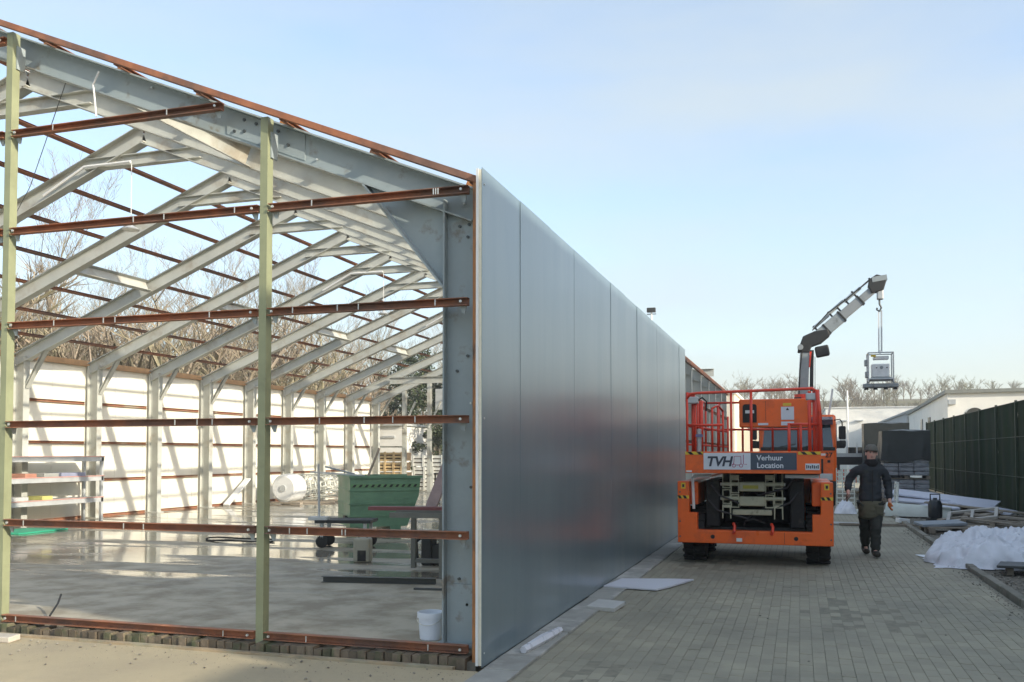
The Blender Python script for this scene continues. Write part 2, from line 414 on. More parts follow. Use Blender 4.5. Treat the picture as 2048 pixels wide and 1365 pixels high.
# --- hall floor: concrete slab, partly under water
def wet_floor():
    mt = bpy.data.materials.new('wet_concrete'); mt.use_nodes = True; nt = mt.node_tree; N = nt.nodes; L = nt.links; b = N['Principled BSDF']
    g = N.new('ShaderNodeNewGeometry')
    def noise(s, d=6, ro=.6, vec=None):
        n = N.new('ShaderNodeTexNoise'); n.inputs['Scale'].default_value = s; n.inputs['Detail'].default_value = d; n.inputs['Roughness'].default_value = ro
        L.new(vec or g.outputs['Position'], n.inputs['Vector']); return n.outputs['Fac']
    def math_(op, a, b_):
        m = N.new('ShaderNodeMath'); m.operation = op
        for i, q in enumerate((a, b_)):
            if isinstance(q, (int, float)): m.inputs[i].default_value = q
            else: L.new(q, m.inputs[i])
        return m.outputs[0]
    def mr(v, a, b_, c, d):
        m = N.new('ShaderNodeMapRange'); m.inputs[1].default_value=a; m.inputs[2].default_value=b_; m.inputs[3].default_value=c; m.inputs[4].default_value=d; L.new(v, m.inputs[0]); return m.outputs[0]
    sx = N.new('ShaderNodeSeparateXYZ'); L.new(g.outputs['Position'], sx.inputs[0])
    mpn = N.new('ShaderNodeMapping'); mpn.inputs['Scale'].default_value = (.5, 2.4, 1); mpn.inputs['Rotation'].default_value = (0,0,R(10)); L.new(g.outputs['Position'], mpn.inputs['Vector'])
    n1 = noise(.55, 5, .55, mpn.outputs['Vector'])
    deep = mr(math_('ADD', math_('MULTIPLY', sx.outputs['Y'], 1.0), math_('MULTIPLY', sx.outputs['X'], -.42)), 10.6, 14.6, -.22, .055)
    w = math_('ADD', n1, deep)
    wet = mr(w, .475, .545, 0, 1)
    damp = mr(w, .36, .50, 0, 1)
    n2 = noise(2.5); n3 = noise(30, 3)
    c = N.new('ShaderNodeMix'); c.data_type='RGBA'; L.new(mr(n2,.38,.60,0,1), c.inputs[0]); c.inputs[6].default_value=(.29,.255,.19,1); c.inputs[7].default_value=(.47,.43,.34,1)
    c2 = N.new('ShaderNodeMix'); c2.data_type='RGBA'; L.new(damp, c2.inputs[0]); L.new(c.outputs[2], c2.inputs[6]); 
    dk = N.new('ShaderNodeVectorMath'); dk.operation='SCALE'; L.new(c.outputs[2], dk.inputs[0]); dk.inputs['Scale'].default_value=.60; L.new(dk.outputs[0], c2.inputs[7])
    L.new(c2.outputs[2], b.inputs['Base Color'])
    ro = math_('SUBTRACT', mr(n3,.3,.7,.62,.8), math_('MULTIPLY', damp, .26))
    ro2 = N.new('ShaderNodeMix'); L.new(wet, ro2.inputs[0]); L.new(ro, ro2.inputs[2]); ro2.inputs[3].default_value = .075; L.new(ro2.outputs[0], b.inputs['Roughness'])
    bp = N.new('ShaderNodeBump'); bp.inputs['Distance'].default_value=.004; L.new(math_('SUBTRACT', .5, math_('MULTIPLY', wet, .46)), bp.inputs['Strength']); L.new(math_('ADD', n3, noise(9)), bp.inputs['Height'])
    L.new(bp.outputs[0], b.inputs['Normal'])
    L.new(mr(wet,0,1,.3,.6), b.inputs['Specular IOR Level'])
    return mt
FZ = .10
floor = MB().box(-16.1, -2.45, 6.75, 33.0, -.05, FZ).build('hall_floor', wet_floor()); floor['kind'] = 'structure'

# ================================================================== THE HALL
XR_, XL_, XC = -2.35, -16.1, -9.25
YF, SP, NK = 6.85, 2.14, 13
SLOPE = .405
def RT(x): return 6.49 - SLOPE*abs(x-XC)        # top of the rafters
hall = thing('steel_hall', 'open steel frame hall with bare rafters, grey side cladding and missing roof', 'building', (-9.25, 6.5, 0))
def part(b, name, mat, parent=hall, **k):
    return b.build(name, mat, parent, True, **k)
YK = [YF + SP*k for k in range(NK)]
ca, sa = 1/math.hypot(1,SLOPE), SLOPE/math.hypot(1,SLOPE)
DEP = .26
def frame_at(k):
    y = YK[k]; mt = steel_front if k == 0 else steel
    w, d = .16, DEP
    for sgn, xw in ((1, XR_-.07), (-1, XL_+.07)):      # columns
        xc = xw - sgn*.15
        b = MB().ibeam((xc,y,FZ+.02), (xc,y,RT(xc)-.12), w-.004, .30, .014, .013, up=(1,0,0))
        c = part(b, 'column', mt)
        pb = MB().box(xc-.20, xc+.20, y-.12, y+.12, FZ, FZ+.02)
        part(pb, 'base_plate', mt)
    for sgn in (1, -1):                                 # rafters
        x0 = XC; x1 = (XR_-.08) if sgn > 0 else (XL_+.08)
        off = Vector((-sgn*sa, 0, -ca))*(d/2)
        p0 = Vector((x0, y, RT(x0))) + Vector((0,0,-d/2/ca)); p1 = Vector((x1, y, RT(x1))) + Vector((0,0,-d/2/ca))
        part(MB().ibeam(p0, p1, w, d, .014, .010, up=(0,0,1)), 'rafter', mt)
    # collar plate under the apex
    part(MB().ibeam((XC-1.02,y,5.985), (XC+1.02,y,5.985), .12, .17, .012, .017), 'collar', mt)
    # haunch braces between columns and rafters
    for sgn, xw in ((1, XR_-.37), (-1, XL_+.37)):
        zt = RT(xw - sgn*.42) - d/ca
        b = MB()
        if k == 0 and sgn > 0:
            b.prism([(xw, 2.98), (xw, RT(xw)-d/ca+.02), (xw-.72, RT(xw-.72)-d/ca+.01), (xw-.66, RT(xw-.66)-d/ca-.02)], y-.010, y+.010)
            b.bar((xw+.005, y, 2.95), (xw-.72, y, RT(xw-.72)-d/ca), .16, .016, up=(1,0,1))
        else:
            b.chan((xw, y, 3.02), (xw-sgn*.50, y, RT(xw-sgn*.50)-d/ca+.01), .11, .06, .008, up=(sgn,0,.7))
        part(b, 'knee_brace', mt)
for k in range(NK): frame_at(k)

# bolted splice of the front right rafter, bolts on front column
def bolts(pts, r, mat, y, n=8):
    for x, z in pts:
        part(MB().cyl((x,y,z), (x,y-.014,z), r, n=n), 'bolt', mat)
yb = YF-.006
sx0, sx1 = -4.80, -4.02
b = MB().prism([(sx0, RT(sx0)-.245), (sx1, RT(sx1)-.245), (sx1, RT(sx1)-.022), (sx0, RT(sx0)-.022)], YF-.014, YF-.005)
part(b, 'splice_plate', steel_front)
bolts([(-4.62, RT(-4.62)-.07), (-4.50, RT(-4.50)-.07), (-4.40, RT(-4.40)-.15), (-4.62, RT(-4.62)-.17), (-4.28, RT(-4.28)-.07), (-4.18, RT(-4.18)-.16), (-4.72, RT(-4.72)-.20)], .014, bolt_m, YF-.012)
bolts([(-2.52,3.46), (-2.46,3.50), (-2.60,3.45), (-2.53,3.36), (-2.53,2.40), (-2.62,2.28), (-2.50,1.35), (-2.60,.62), (-2.53,.42), (-2.47,.72)], .012, bolt_m, yb)
bolts([(-2.47,3.60), (-2.56,3.63), (-2.50,2.02), (-3.9,RT(-3.9)-.20), (-5.6,RT(-5.6)-.06)], .009, bolt_l, YF-.012)
part(MB().box(-2.70, -2.44, YF-.020, YF-.006, FZ+.02, .58), 'foot_plate', steel_front)

# purlins: rusty primer, run the length of the hall
PUR = [i*.853 for i in range(9)]
Y0P, Y1P = 6.628, YK[-1]+.12
for sgn in (1, -1):
    for i in range(9):
        if sgn < 0 and i == 0: continue
        dx = (6.85 - i*.853) if i < 8 else .10
        x = XC + sgn*dx
        z = RT(x) + .018
        up = (sgn*sa, 0, ca)
        part(MB().chan((x,Y0P,z), (x,Y1P,z), .075, .036, .006, up=up), 'purlin', primer)
part(MB().chan((XC-6.85,Y0P,RT(XC-6.85)+.018), (XC-6.85,Y1P,RT(XC-6.85)+.018), .055, .036, .008), 'purlin', primer)
# verge timbers on top of the purlin ends
for sgn in (1, -1):
    xe = XC + sgn*6.90
    part(MB().bar((XC, 6.585, RT(XC)+.034), (xe, 6.585, RT(xe)+.034), .07, .05), 'verge_timber', primer)
# purlin cleats on the front rafter
for i in range(9):
    x = XC + 6.85 - i*.853
    if x > XC+.2:
        part(MB().obox((x-.07, YF-.05, RT(x-.07)+.020), (.10,.06,.035), (0, math.degrees(math.atan(SLOPE)), 0)), 'purlin_cleat', primer_post)

# gable posts and girts
PX = [-4.28, -7.03, -10.6, -13.4]
for x in PX:
    zt = RT(x) - .02
    part(MB().rtube((x,6.66,-.01), (x,6.66,zt), .070, .085, .006, up=(0,1,0)), 'gable_post', post_paint)
    part(MB().box(x+.037, x+.050, 6.655, 6.75, zt-.34, zt-.12), 'post_cleat', steel_front)
LV = [.115, .985, 1.885, 2.80, 3.68, 4.60, 5.5]
edges = [XR_-.05] + PX + [XL_+.05]
for bay in range(5):
    xa, xb = edges[bay]-.05, edges[bay+1]+.05
    for z in LV:
        xs, xe = xa, xb
        lim = 6.49 - z - .05
        if z > 3.7:
            dxm = (6.49-.05-z)/SLOPE
            xs = min(xs, XC+dxm); xe = max(xe, XC-dxm)
            if xs - xe < .4: continue
        if z == 3.68 and bay in (0, 4): pass
        part(MB().chan((xe,6.63,z), (xs,6.63,z), .06, .062, .006, up=(0,0,1)), 'girt', primer)
        for xx in (xs-.05, xe+.05):
            part(MB().cyl((xx,6.60,z), (xx,6.588,z), .011, n=7), 'girt_bolt', bolt_l)
            if z < 5.2 and z > .5:
                part(MB().prism([(xx-.03,z-.032),(xx+.03,z-.032),(xx+.02,z-.09),(xx-.0,z-.09)], 6.645, 6.655), 'girt_cleat', steel_front)
        nb = random.randint(2,4)
        for q in range(nb):      # self drilling screws left in the face
            xx = random.uniform(xe+.15, xs-.15)
            part(MB().box(xx-.004, xx+.004, 6.594, 6.5985, z-.024, z+.024), 'screw_scratch', bolt_l)

# corner post and side rails of the right hand wall
part(MB().chan((-2.362,6.60,.02), (-2.362,6.60,3.74), .075, .052, .008, up=(1,0,0)), 'corner_post', primer_post)
for z in LV[:5]:
    part(MB().chan((XR_-.035,6.68,z), (XR_-.035,Y1P,z), .05, .06, .006), 'side_rail', primer)
part(MB().bar((XR_-.035,6.70,3.70), (XR_-.035,Y1P,3.70), .05, .09), 'eave_rail', primer)

# grey sandwich panels of the right wall
def clad_mat():
    mt = M('grey_cladding', (.135,.200,.230), .36, 0, .07, 1.2, 0, coat=.9, rv=.06, c2=(.165,.230,.255), c2s=1.6, c2t=(.42,.62), stretch=(1,1,.12), coat_r=.23)
    nt = mt.node_tree; N = nt.nodes; L = nt.links; b = N['Principled BSDF']
    g = N.new('ShaderNodeNewGeometry'); mpn = N.new('ShaderNodeMapping'); mpn.inputs['Scale'].default_value = (1, 2.2, .45); L.new(g.outputs['Position'], mpn.inputs['Vector'])
    n = N.new('ShaderNodeTexNoise'); n.inputs['Scale'].default_value = 1.3; n.inputs['Detail'].default_value = 2; L.new(mpn.outputs['Vector'], n.inputs['Vector'])
    bp = N.new('ShaderNodeBump'); bp.inputs['Strength'].default_value = .05; bp.inputs['Distance'].default_value = .02; L.new(n.outputs['Fac'], bp.inputs['Height'])
    L.new(bp.outputs[0], b.inputs['Normal']); L.new(bp.outputs[0], b.inputs['Coat Normal'])
    return mt
clad = clad_mat()
PW_ = .988; NP = 13; PY0 = 6.49
core = MB().box(-.045, -.004, -PW_/2+.002, PW_/2-.002, .03, 3.785).mesh('panel_core', foam_core)
skin = MB()
skin.box(-.004, .0, -PW_/2+.0002, PW_/2-.0002, .015, 3.80)
skin_m = skin.mesh('panel_skin', clad)
for i in range(NP):
    yc = PY0 + PW_*(i+.5)
    p = bpy.data.objects.new('wall_panel', core); col.objects.link(p); p.parent = hall
    p.location = (-2.285-hall.location.x, yc-hall.location.y, 0)
    p.rotation_euler = (0, R(random.uniform(-.06,.06)), R(random.uniform(-.07,.07)))
    s_ = bpy.data.objects.new('panel_skin', skin_m); col.objects.link(s_); s_.parent = p
    for z in ((LV[0],LV[2],LV[4]) if i == 0 else ()):
        q = MB().cyl((0, -PW_/2+.05, z), (.005, -PW_/2+.05, z), .007, n=7).build('panel_screw', bolt_l, p)
part(MB().box(-2.332, -2.312, 6.478, 6.486, .03, 3.79), 'panel_edge_strip', white_p)
# white panels of the left wall, seen from inside
yy = 6.5
while yy < 32.4:
    part(MB().box(XL_-.05, XL_-.005, yy+.003, yy+.997, .06, 3.70), 'white_panel', white_panel)
    yy += 1.0
part(MB().bar((XL_+.02,6.6,3.735), (XL_+.02,Y1P,3.735), .09, .13), 'eave_board', M('eave_wood', (.40,.24,.12), .75, 0, .25, 6, .1, 60))
pb = M('brown_rail', (.30,.135,.075), .7, 0, .25, 5, .1, 60, c2=(.33,.27,.2), c2s=1.5, c2t=(.5,.65))
for k in range(NK-1):
    ya, yb_ = YK[k]+.085, YK[k+1]-.085
    for z in (.13, .99, 1.87, 2.80):
        part(MB().chan((XL_+.03,ya,z), (XL_+.03,yb_,z), .055, .062, .006), 'wall_rail', pb)

# deep channels between frames at mid slope, one bay in two
for k in (0, 3, 5, 7, 9):
    for sgn in (-1, 1):
        x = XC + sgn*3.32
        z = RT(x) - DEP/ca/2
        part(MB().chan((x,YK[k]+.085,z), (x,YK[k+1]-.085,z), .09, .24, .01, up=(sgn*sa,0,ca)), 'stiffener', steel)

# conduit, pendant lamps, dangling cables
for k in (2, 6, 9):
    y = YK[k] - .10
    xs = XC - 1.75
    part(MB().tube([(xs, y, RT(xs)-.22), (XC-1.0, y, 5.93), (XC-.15, y, 5.93)], .022), 'conduit', white_p)
    part(MB().tube([(XC-.13,y,5.90), (XC-.125,y,5.0)], .006, 5), 'lamp_cord', white_p)
    part(MB().lathe([(.02,.10),(.03,.06),(.05,.045),(.13,.0),(.12,-.012),(.0,-.012)], (XC-.125,y,4.92), 16), 'pendant_lamp', lgrey)
part(MB().tube([(-6.05,YF-.18,RT(-6.05)-.10), (-6.10,YF-.19,RT(-6.05)-.22), (-6.08,YF-.19,RT(-6.05)-.36), (-6.06,YF-.19,RT(-6.05)-.52)], .008, 5), 'loose_cable', white_p)
part(MB().tube([(-7.3,7.6,5.55), (-9.8,9.6,5.2), (-12.2,11.3,4.85)], .005, 4), 'stay_wire', bolt_m)

# far gable: lintel, posts, rails
yg = YK[-1]
for x in (-14.65, -13.6, -5.6):
    part(MB().ibeam((x,yg,FZ), (x,yg,RT(x)-.25), .14, .16, .012, .01, up=(0,1,0)), 'end_post', steel)
part(MB().ibeam((-14.2,yg-2.3,4.25), (XR_-.3,yg-2.3,4.25), .14, .24, .012, .01), 'end_lintel', steel)
part(MB().box(-13.4, -5.7, yg+.10, yg+.14, 3.3, 4.1), 'end_sheet', lgrey)
part(MB().chan((XL_+.2,yg+.1,1.87), (-14.7,yg+.1,1.87), .05, .06, .006), 'end_rail', steel)
part(MB().chan((-13.5,yg+.1,2.75), (-5.7,yg+.1,2.75), .05, .06, .006), 'end_rail', steel)
for x in (-14.65, -13.6):
    part(MB().bar((x,yg-.1,2.6), (x+.5,yg-.1,3.6), .06, .06), 'end_brace', steel)

# brick plinth under the gable, soldier course
plinth = MB().box(-16.1, -2.36, 6.56, 6.76, -.05, .035)
plinth_o = part(plinth, 'brick_plinth', M('plinth_mortar', (.22,.20,.16), .95, 0, .3, 9, .4, 50))
brick_m = M('old_brick', (.15,.12,.085), .9, 0, .3, 14, .4, 60, c2=(.085,.095,.05), c2s=4, c2t=(.48,.62), rnd=.35)
bmesh_brick = MB().box(-.034, .034, -.10, .10, -.06, .055).mesh('brick', brick_m)
x = -2.46
while x > -10.2:
    o = bpy.data.objects.new('brick', bmesh_brick); col.objects.link(o); o.parent = plinth_o
    o.location = (x+random.uniform(-.004,.004)-hall.location.x, 6.625+random.uniform(-.018,.012)-hall.location.y, .012+random.uniform(-.012,.012))
    o.rotation_euler = (R(random.uniform(-3,3)), R(random.uniform(-3,3)), R(random.uniform(-3,3)))
    if random.random() < .06: o.scale = (1, .8, .6)
    x -= .076
# edging boards and crumbs in front of the plinth
part(MB().box(-9.5, -2.5, 6.44, 6.50, -.03, .012), 'edging_strip', M('edging_tile', (.36,.28,.18), .85, 0, .3, 5, .2, 60, c2=(.3,.28,.2), c2s=2, c2t=(.45,.6)))
# ================================================================== NEIGHBOURING BUILDINGS AND FENCE
def building_mat(name, c): return M(name, c, .8, 0, .06, 1.2, .1, 30, c2=tuple(q*.9 for q in c), c2s=.35, c2t=(.5,.75))
white_render = building_mat('white_render', (.76,.75,.70))
grey_clad = building_mat('grey_facade', (.42,.43,.44))
roof_m = M('roof_felt', (.12,.12,.115), .85, 0, .2, 1)
brick_wall = brick_mat('brick_wall', (.20,.10,.06), (.16,.08,.05), (.25,.23,.2), .22, .065, .01)

# unseen brick blocks added beyond the fence to keep the lane in shade
w1 = thing('shade_block_tall', 'added unseen tall brick block beyond the dark fence, shading the paved lane', 'building', (17, 15, 0))
part(MB().box(9.0, 26, 2.0, 28.5, -.06, 7.9), 'wall', brick_wall, w1)
part(MB().box(8.9, 26.1, 1.9, 28.6, 7.9, 8.05), 'roof', roof_m, w1)
for i in range(6):
    y = 4.0 + i*4.1
    part(MB().box(8.96, 9.02, y, y+1.8, 4.2, 5.6), 'window', glass, w1)
    part(MB().box(8.93, 9.01, y-.1, y+1.9, 4.08, 4.2), 'sill', concrete, w1)
w2 = thing('shade_block_low', 'added unseen low brick block next to the tall shade block', 'building', (17, -12, 0))  # added lower, so sun still reaches the left of the forecourt
part(MB().box(9.0, 26, -26, 1.98, -.06, 4.85), 'wall', brick_wall, w2)
part(MB().box(8.9, 26.1, -26.1, 1.89, 4.85, 5.0), 'roof', roof_m, w2)
for i in range(5):
    part(MB().box(8.96, 9.02, -24+i*5, -21.5+i*5, 2.0, 3.4), 'window', glass, w2)

# white gabled building behind the fence
w3 = thing('white_house', 'white rendered building with grey flat roof edge and round window behind fence', 'building', (13, 60, 0))
part(MB().add([(7.35,52,-.06),(20,52,-.06),(20,70,-.06),(7.35,70,-.06),(7.35,52,4.72),(20,52,4.86),(20,70,4.86),(7.35,70,4.3)],
     [(3,2,1,0),(4,5,6,7),(0,1,5,4),(1,2,6,5),(2,3,7,6),(3,0,4,7)]), 'wall', white_render, w3)
part(MB().add([(7.2,51.8,4.72),(20.2,51.8,4.86),(20.2,70.2,4.86),(7.2,70.2,4.3),(7.2,51.8,4.90),(20.2,51.8,5.04),(20.2,70.2,5.04),(7.2,70.2,4.48)],
     [(3,2,1,0),(4,5,6,7),(0,1,5,4),(1,2,6,5),(2,3,7,6),(3,0,4,7)]), 'roof_edge', M('roof_trim', (.20,.21,.19), .6), w3)
rw = part(MB().cyl((8.62,52.02,3.55), (8.62,51.95,3.55), .42, n=28), 'round_window', M('dark_opening', (.05,.05,.04), .5), w3)
for y in (58.5, 62.0):
    part(MB().box(7.30, 7.37, y, y+.9, 2.6, 3.75), 'window', glass, w3)
part(MB().cyl((7.25,69.6,0), (7.25,69.6,4.2), .08, n=8), 'downpipe', grey_clad, w3)
part(MB().obox((7.55,51.92,4.28), (.34,.16,.26)), 'wall_lamp', lgrey, w3)
# grey low building further back
w4 = thing('grey_workshop', 'long low grey building with small windows beyond the white house', 'building', (10.5, 86, 0))
part(MB().add([(7.8,71,-.06),(16,71,-.06),(16,100,-.06),(7.8,100,-.06),(7.8,71,4.65),(16,71,4.65),(16,100,4.65),(7.8,100,4.65)],
     [(3,2,1,0),(4,5,6,7),(0,1,5,4),(1,2,6,5),(2,3,7,6),(3,0,4,7)]), 'wall', grey_clad, w4)
part(MB().box(7.65, 16.1, 70.9, 100.1, 4.65, 4.8), 'roof_edge', M('grey_trim', (.3,.31,.32), .6), w4)
for i in range(7):
    part(MB().box(7.76, 7.81, 73.5+i*3.6, 75.1+i*3.6, 2.9, 3.5), 'window', glass, w4)
# long white warehouse closing the view
w5 = thing('white_warehouse', 'long white flat roofed warehouse at the end of the lane', 'building', (6, 105, 0))
part(MB().box(2.6, 13.2, 100.6, 130, -.06, 6.3), 'wall', white_render, w5)
part(MB().box(2.5, 13.3, 100.5, 130.1, 6.3, 6.42), 'roof_edge', M('white_trim', (.6,.6,.57), .6), w5)
for x in (4.4, 5.9, 9.6):
    part(MB().obox((x,100.45,5.0), (.7,.3,.12)), 'flood_lamp', lgrey, w5)
# cream building past the end of the hall
w6 = thing('cream_building', 'cream white flat roofed building just past the end of the hall', 'building', (-6, 47, 0))
part(MB().box(-9.5, -3.05, 46, 58, -.06, 4.55), 'wall', M('cream_render', (.70,.62,.50), .8, 0, .06, 1), w6)
part(MB().box(-3.05, -1.25, 47.5, 56, -.06, 2.75), 'annexe', M('cream_render_low', (.66,.60,.50), .8, 0, .06, 1), w6)
part(MB().box(-9.6, -2.95, 45.9, 58.1, 4.55, 4.65), 'roof_edge', white_p, w6)
part(MB().box(-4.6, -3.6, 45.95, 46.02, 0, 2.2), 'door', lgrey, w6)
# white shed seen through the far gable
w7 = thing('white_shed', 'plain white shed seen through the far end of the hall', 'building', (-27, 50, 0))
part(MB().box(-34, -21.75, 48, 52, -.06, 3.2), 'wall', white_render, w7)
part(MB().box(-34.2, -21.6, 47.8, 52.2, 3.2, 3.32), 'roof_edge', lgrey, w7)
part(MB().box(-23.0, -22.2, 47.93, 48.01, 2.5, 2.62), 'wall_bracket', lgrey, w7)

# dark green screened fence
def fence_mat():
    mt = M('fence_screen', (.016,.031,.011), .9, 0, .5, 3, .6, 26, spec=.2, c2=(.030,.036,.014), c2s=1.3, c2t=(.45,.65), stretch=(1,1,.6))
    return mt
fm = fence_mat()
fpost = M('fence_post', (.035,.055,.03), .5, .2, .2)
fence = thing('screen_fence', 'tall dark green screened fence along the gravel strip', 'fence', (5.45, 25, 0))
fy = 4.0; npan = 16; fw = 2.55
for i in range(npan+1):
    y = fy + i*fw
    part(MB().box(5.42, 5.48, y-.03, y+.03, -.06, 3.02), 'fence_post', fpost, fence)
    if i < npan:
        ya, yb_ = y+.035, y+fw-.035
        b = MB(); n = 10; m = 9
        vs = []; 
        for q in range(n+1):
            for w in range(m+1):
                vs.append((5.47 + .018*math.sin(q*1.3+i)+random.uniform(-.012,.012), ya+(yb_-ya)*q/n, .02+2.96*w/m))
        for q in range(n+1):
            for w in range(m+1):
                p = vs[q*(m+1)+w]; vs.append((p[0]+.03, p[1], p[2]))
        K = (n+1)*(m+1); fs = []
        for q in range(n):
            for w in range(m):
                a = q*(m+1)+w
                fs.append((a, a+m+1, a+m+2, a+1)); fs.append((a+K, a+1+K, a+m+2+K, a+m+1+K))
        b.add(vs, fs)
        part(b, 'fence_screen', fm, fence, smooth=True)
        fr = MB()
        for z in (.10, 1.0, 2.05, 2.97): fr.box(5.425, 5.437, ya, yb_, z-.008, z+.008)
        part(fr, 'fence_wire', fpost, fence)

# lamp mast and flag pole
t = thing('floodlight_mast', 'slim floodlight mast rising behind the grey cladding', 'mast', (-9.2, 59.6, 0))
part(MB().cyl((-9.2,59.6,-.06), (-9.2,59.6,10.9), .09, .05, 10), 'pole', lgrey, t)
part(MB().obox((-9.2,59.5,11.0), (.55,.3,.28)), 'lamp_head', darkmetal, t)
part(MB().bar((-9.5,59.6,10.75), (-8.9,59.6,10.75), .05, .05), 'cross_arm', darkmetal, t)
t = thing('white_pole', 'thin white pole standing beyond the truck before the white warehouse', 'pole', (2.83, 60, 0))
part(MB().cyl((2.83,60,-.03), (2.83,60,5.5), .07, .05, 10), 'shaft', white_p, t)
part(MB().cyl((2.83,60,-.03), (2.83,60,.06), .18, .16, 12), 'foot', concrete, t)

# ================================================================== TREES
bark = M('bare_bark', (.18,.155,.12), .9, 0, .3, 3, c2=(.09,.085,.055), c2s=1.2)
twig_m = M('bare_twigs', (.27,.22,.165), .9, 0, .3, .6, c2=(.23,.21,.13), c2s=.35, c2t=(.45,.6))
def bare_tree(seed, h=11, lv=(9,6,5,3), spread=1.0, sides=3):
    rg = random.Random(seed); tr = MB(); tw = MB()
    def limb(p, d, L_, r, level):
        n = 3 if level < 2 else 2
        pts = [p]; rs = [r]; q = p.copy(); dd = d.copy()
        for i in range(n):
            dd = (dd + Vector((rg.uniform(-1,1), rg.uniform(-1,1), rg.uniform(-.3,.8)))*.18).normalized()
            q = q + dd*(L_/n); pts.append(q.copy()); rs.append(max(.005, r*(1-.75*(i+1)/n)))
        (tr if level < 2 else tw).tube(pts, rs, 5 if level == 0 else sides)
        if level >= len(lv): return
        for j in range(lv[level]):
            f = rg.uniform(.30 if level == 0 else .2, 1.0)
            k = min(n-1, int(f*n)); g = f*n-k
            pp = pts[k].lerp(pts[k+1], g)
            ax = Vector((rg.uniform(-1,1), rg.uniform(-1,1), 0)).normalized()
            up = .55 + .5*rg.random()
            nd = (dd*.45 + ax*spread*rg.uniform(.5,1) + Vector((0,0,up*.55))).normalized()
            rr = max(.006, (r*(1-.7*f))*rg.uniform(.35,.55))
            limb(pp, nd, L_*rg.uniform(.38,.58)*(1.15-.35*f), rr, level+1)
    limb(Vector((0,0,-.1)), Vector((rg.uniform(-.06,.06), rg.uniform(-.06,.06), 1)).normalized(), h*.72, h*.014, 0)
    return tr.mesh('trunk', bark), tw.mesh('crown', twig_m)
variants = [bare_tree(11+i, 12, spread=s) for i, s in enumerate((.8,.7,.95,.75,.85))]
def put_tree(x, y, s, v, label, group, rz=None, name='bare_tree'):
    t = thing(name, label, 'tree', (x, y, -.06), random.uniform(0,360) if rz is None else rz, group)
    t.scale = (s, s, s*random.uniform(.92,1.1))
    for nm, me in zip(('trunk','crown'), variants[v % len(variants)]):
        o = bpy.data.objects.new(nm, me); col.objects.link(o); o.parent = t
    return t
rt = random.Random(3)
TL = 'bare brown winter tree in the thicket seen over the white hall wall'
for i in range(64):
    a = i/63
    row = i % 3
    y = 12 + 62*a + rt.uniform(-1.5,1.5); x = -24 - 5*row + rt.uniform(-1.5,1.5) - 4*(1-a) - (6*max(0,a-.55) if a < .8 else -2)
    put_tree(x, y, rt.uniform(.78,1.05)*(1.0 if a > .22 else 1.05), i, TL, 'bare trees behind the hall')
for (x, y, s, v, lb) in [(-6.5, 105, .95, 1, 'hazy bare tree rising behind the lift rails'), (-2.0, 112, .78, 2, 'smaller hazy bare tree left of the crane mast'), (24.5, 95, 1.05, 3, 'large bare tree above the right end of the white house'), (16.5, 98, .72, 0, 'slim bare tree above the middle of the white roof'), (13.6, 100, .62, 4, 'small bare tree above the left end of the white roof')]:
    put_tree(x, y, s, v, lb, None)
# dense evergreens beyond the far gable
leaf_m = M('evergreen_leaf', (.035,.055,.022), .6, 0, .5, 2.5, c2=(.07,.085,.03), c2s=3, c2t=(.5,.62))
def evergreen(name, label, x, y, h, w, n, seed, mat=leaf_m, group=None):
    rg = random.Random(seed)
    t = thing(name, label, 'tree', (x, y, -.06), 0, group)
    MB().cyl((0,0,-.05), (0,0,h*.8), .16, .05, 7).build('trunk', bark, t)
    b = MB(); cl = []
    for _ in range(46):
        z = rg.uniform(.12,1.0); rr = w*(1.0-.75*max(0,z-.35))*math.sqrt(rg.random()); a = rg.uniform(0,6.28)
        cl.append((rr*math.cos(a), rr*math.sin(a), z*h, rg.uniform(.25,.6)))
    for i in range(n):
        c = cl[i % len(cl)]
        u, v_, th = rg.gauss(0,1), rg.gauss(0,1), rg.gauss(0,.8)
        k = c[3]/max(.4, math.sqrt(u*u+v_*v_+th*th))*rg.uniform(.6,1.1)
        p = Vector((c[0]+u*k, c[1]+v_*k, c[2]+th*k))
        d = Vector((rg.gauss(0,1), rg.gauss(0,1), rg.gauss(0,.7))).normalized(); e = d.cross(Vector((rg.gauss(0,1), rg.gauss(0,1), 1))).normalized()
        s = rg.uniform(.05,.12)
        b.add([p-d*s, p+e*s*.55, p+d*s, p-e*s*.55], [(0,1,2,3)])
    b.build('crown', mat, t)
    return t
evergreen('evergreen_tree', 'dark evergreen rising over the white shed, leftmost in far gable', -25.4, 55, 7.6, 2.3, 6500, 1)
evergreen('evergreen_tree', 'tall dark evergreen in the middle of the far gable opening', -23.4, 54.0, 8.2, 2.3, 6500, 2)
evergreen('evergreen_tree', 'dark evergreen right of the far gable post', -20.6, 50.5, 7.0, 2.2, 6500, 3)
evergreen('evergreen_tree', 'dark evergreen beside the inner edge of the front corner column', -18.8, 50.0, 6.6, 2.0, 6500, 4)
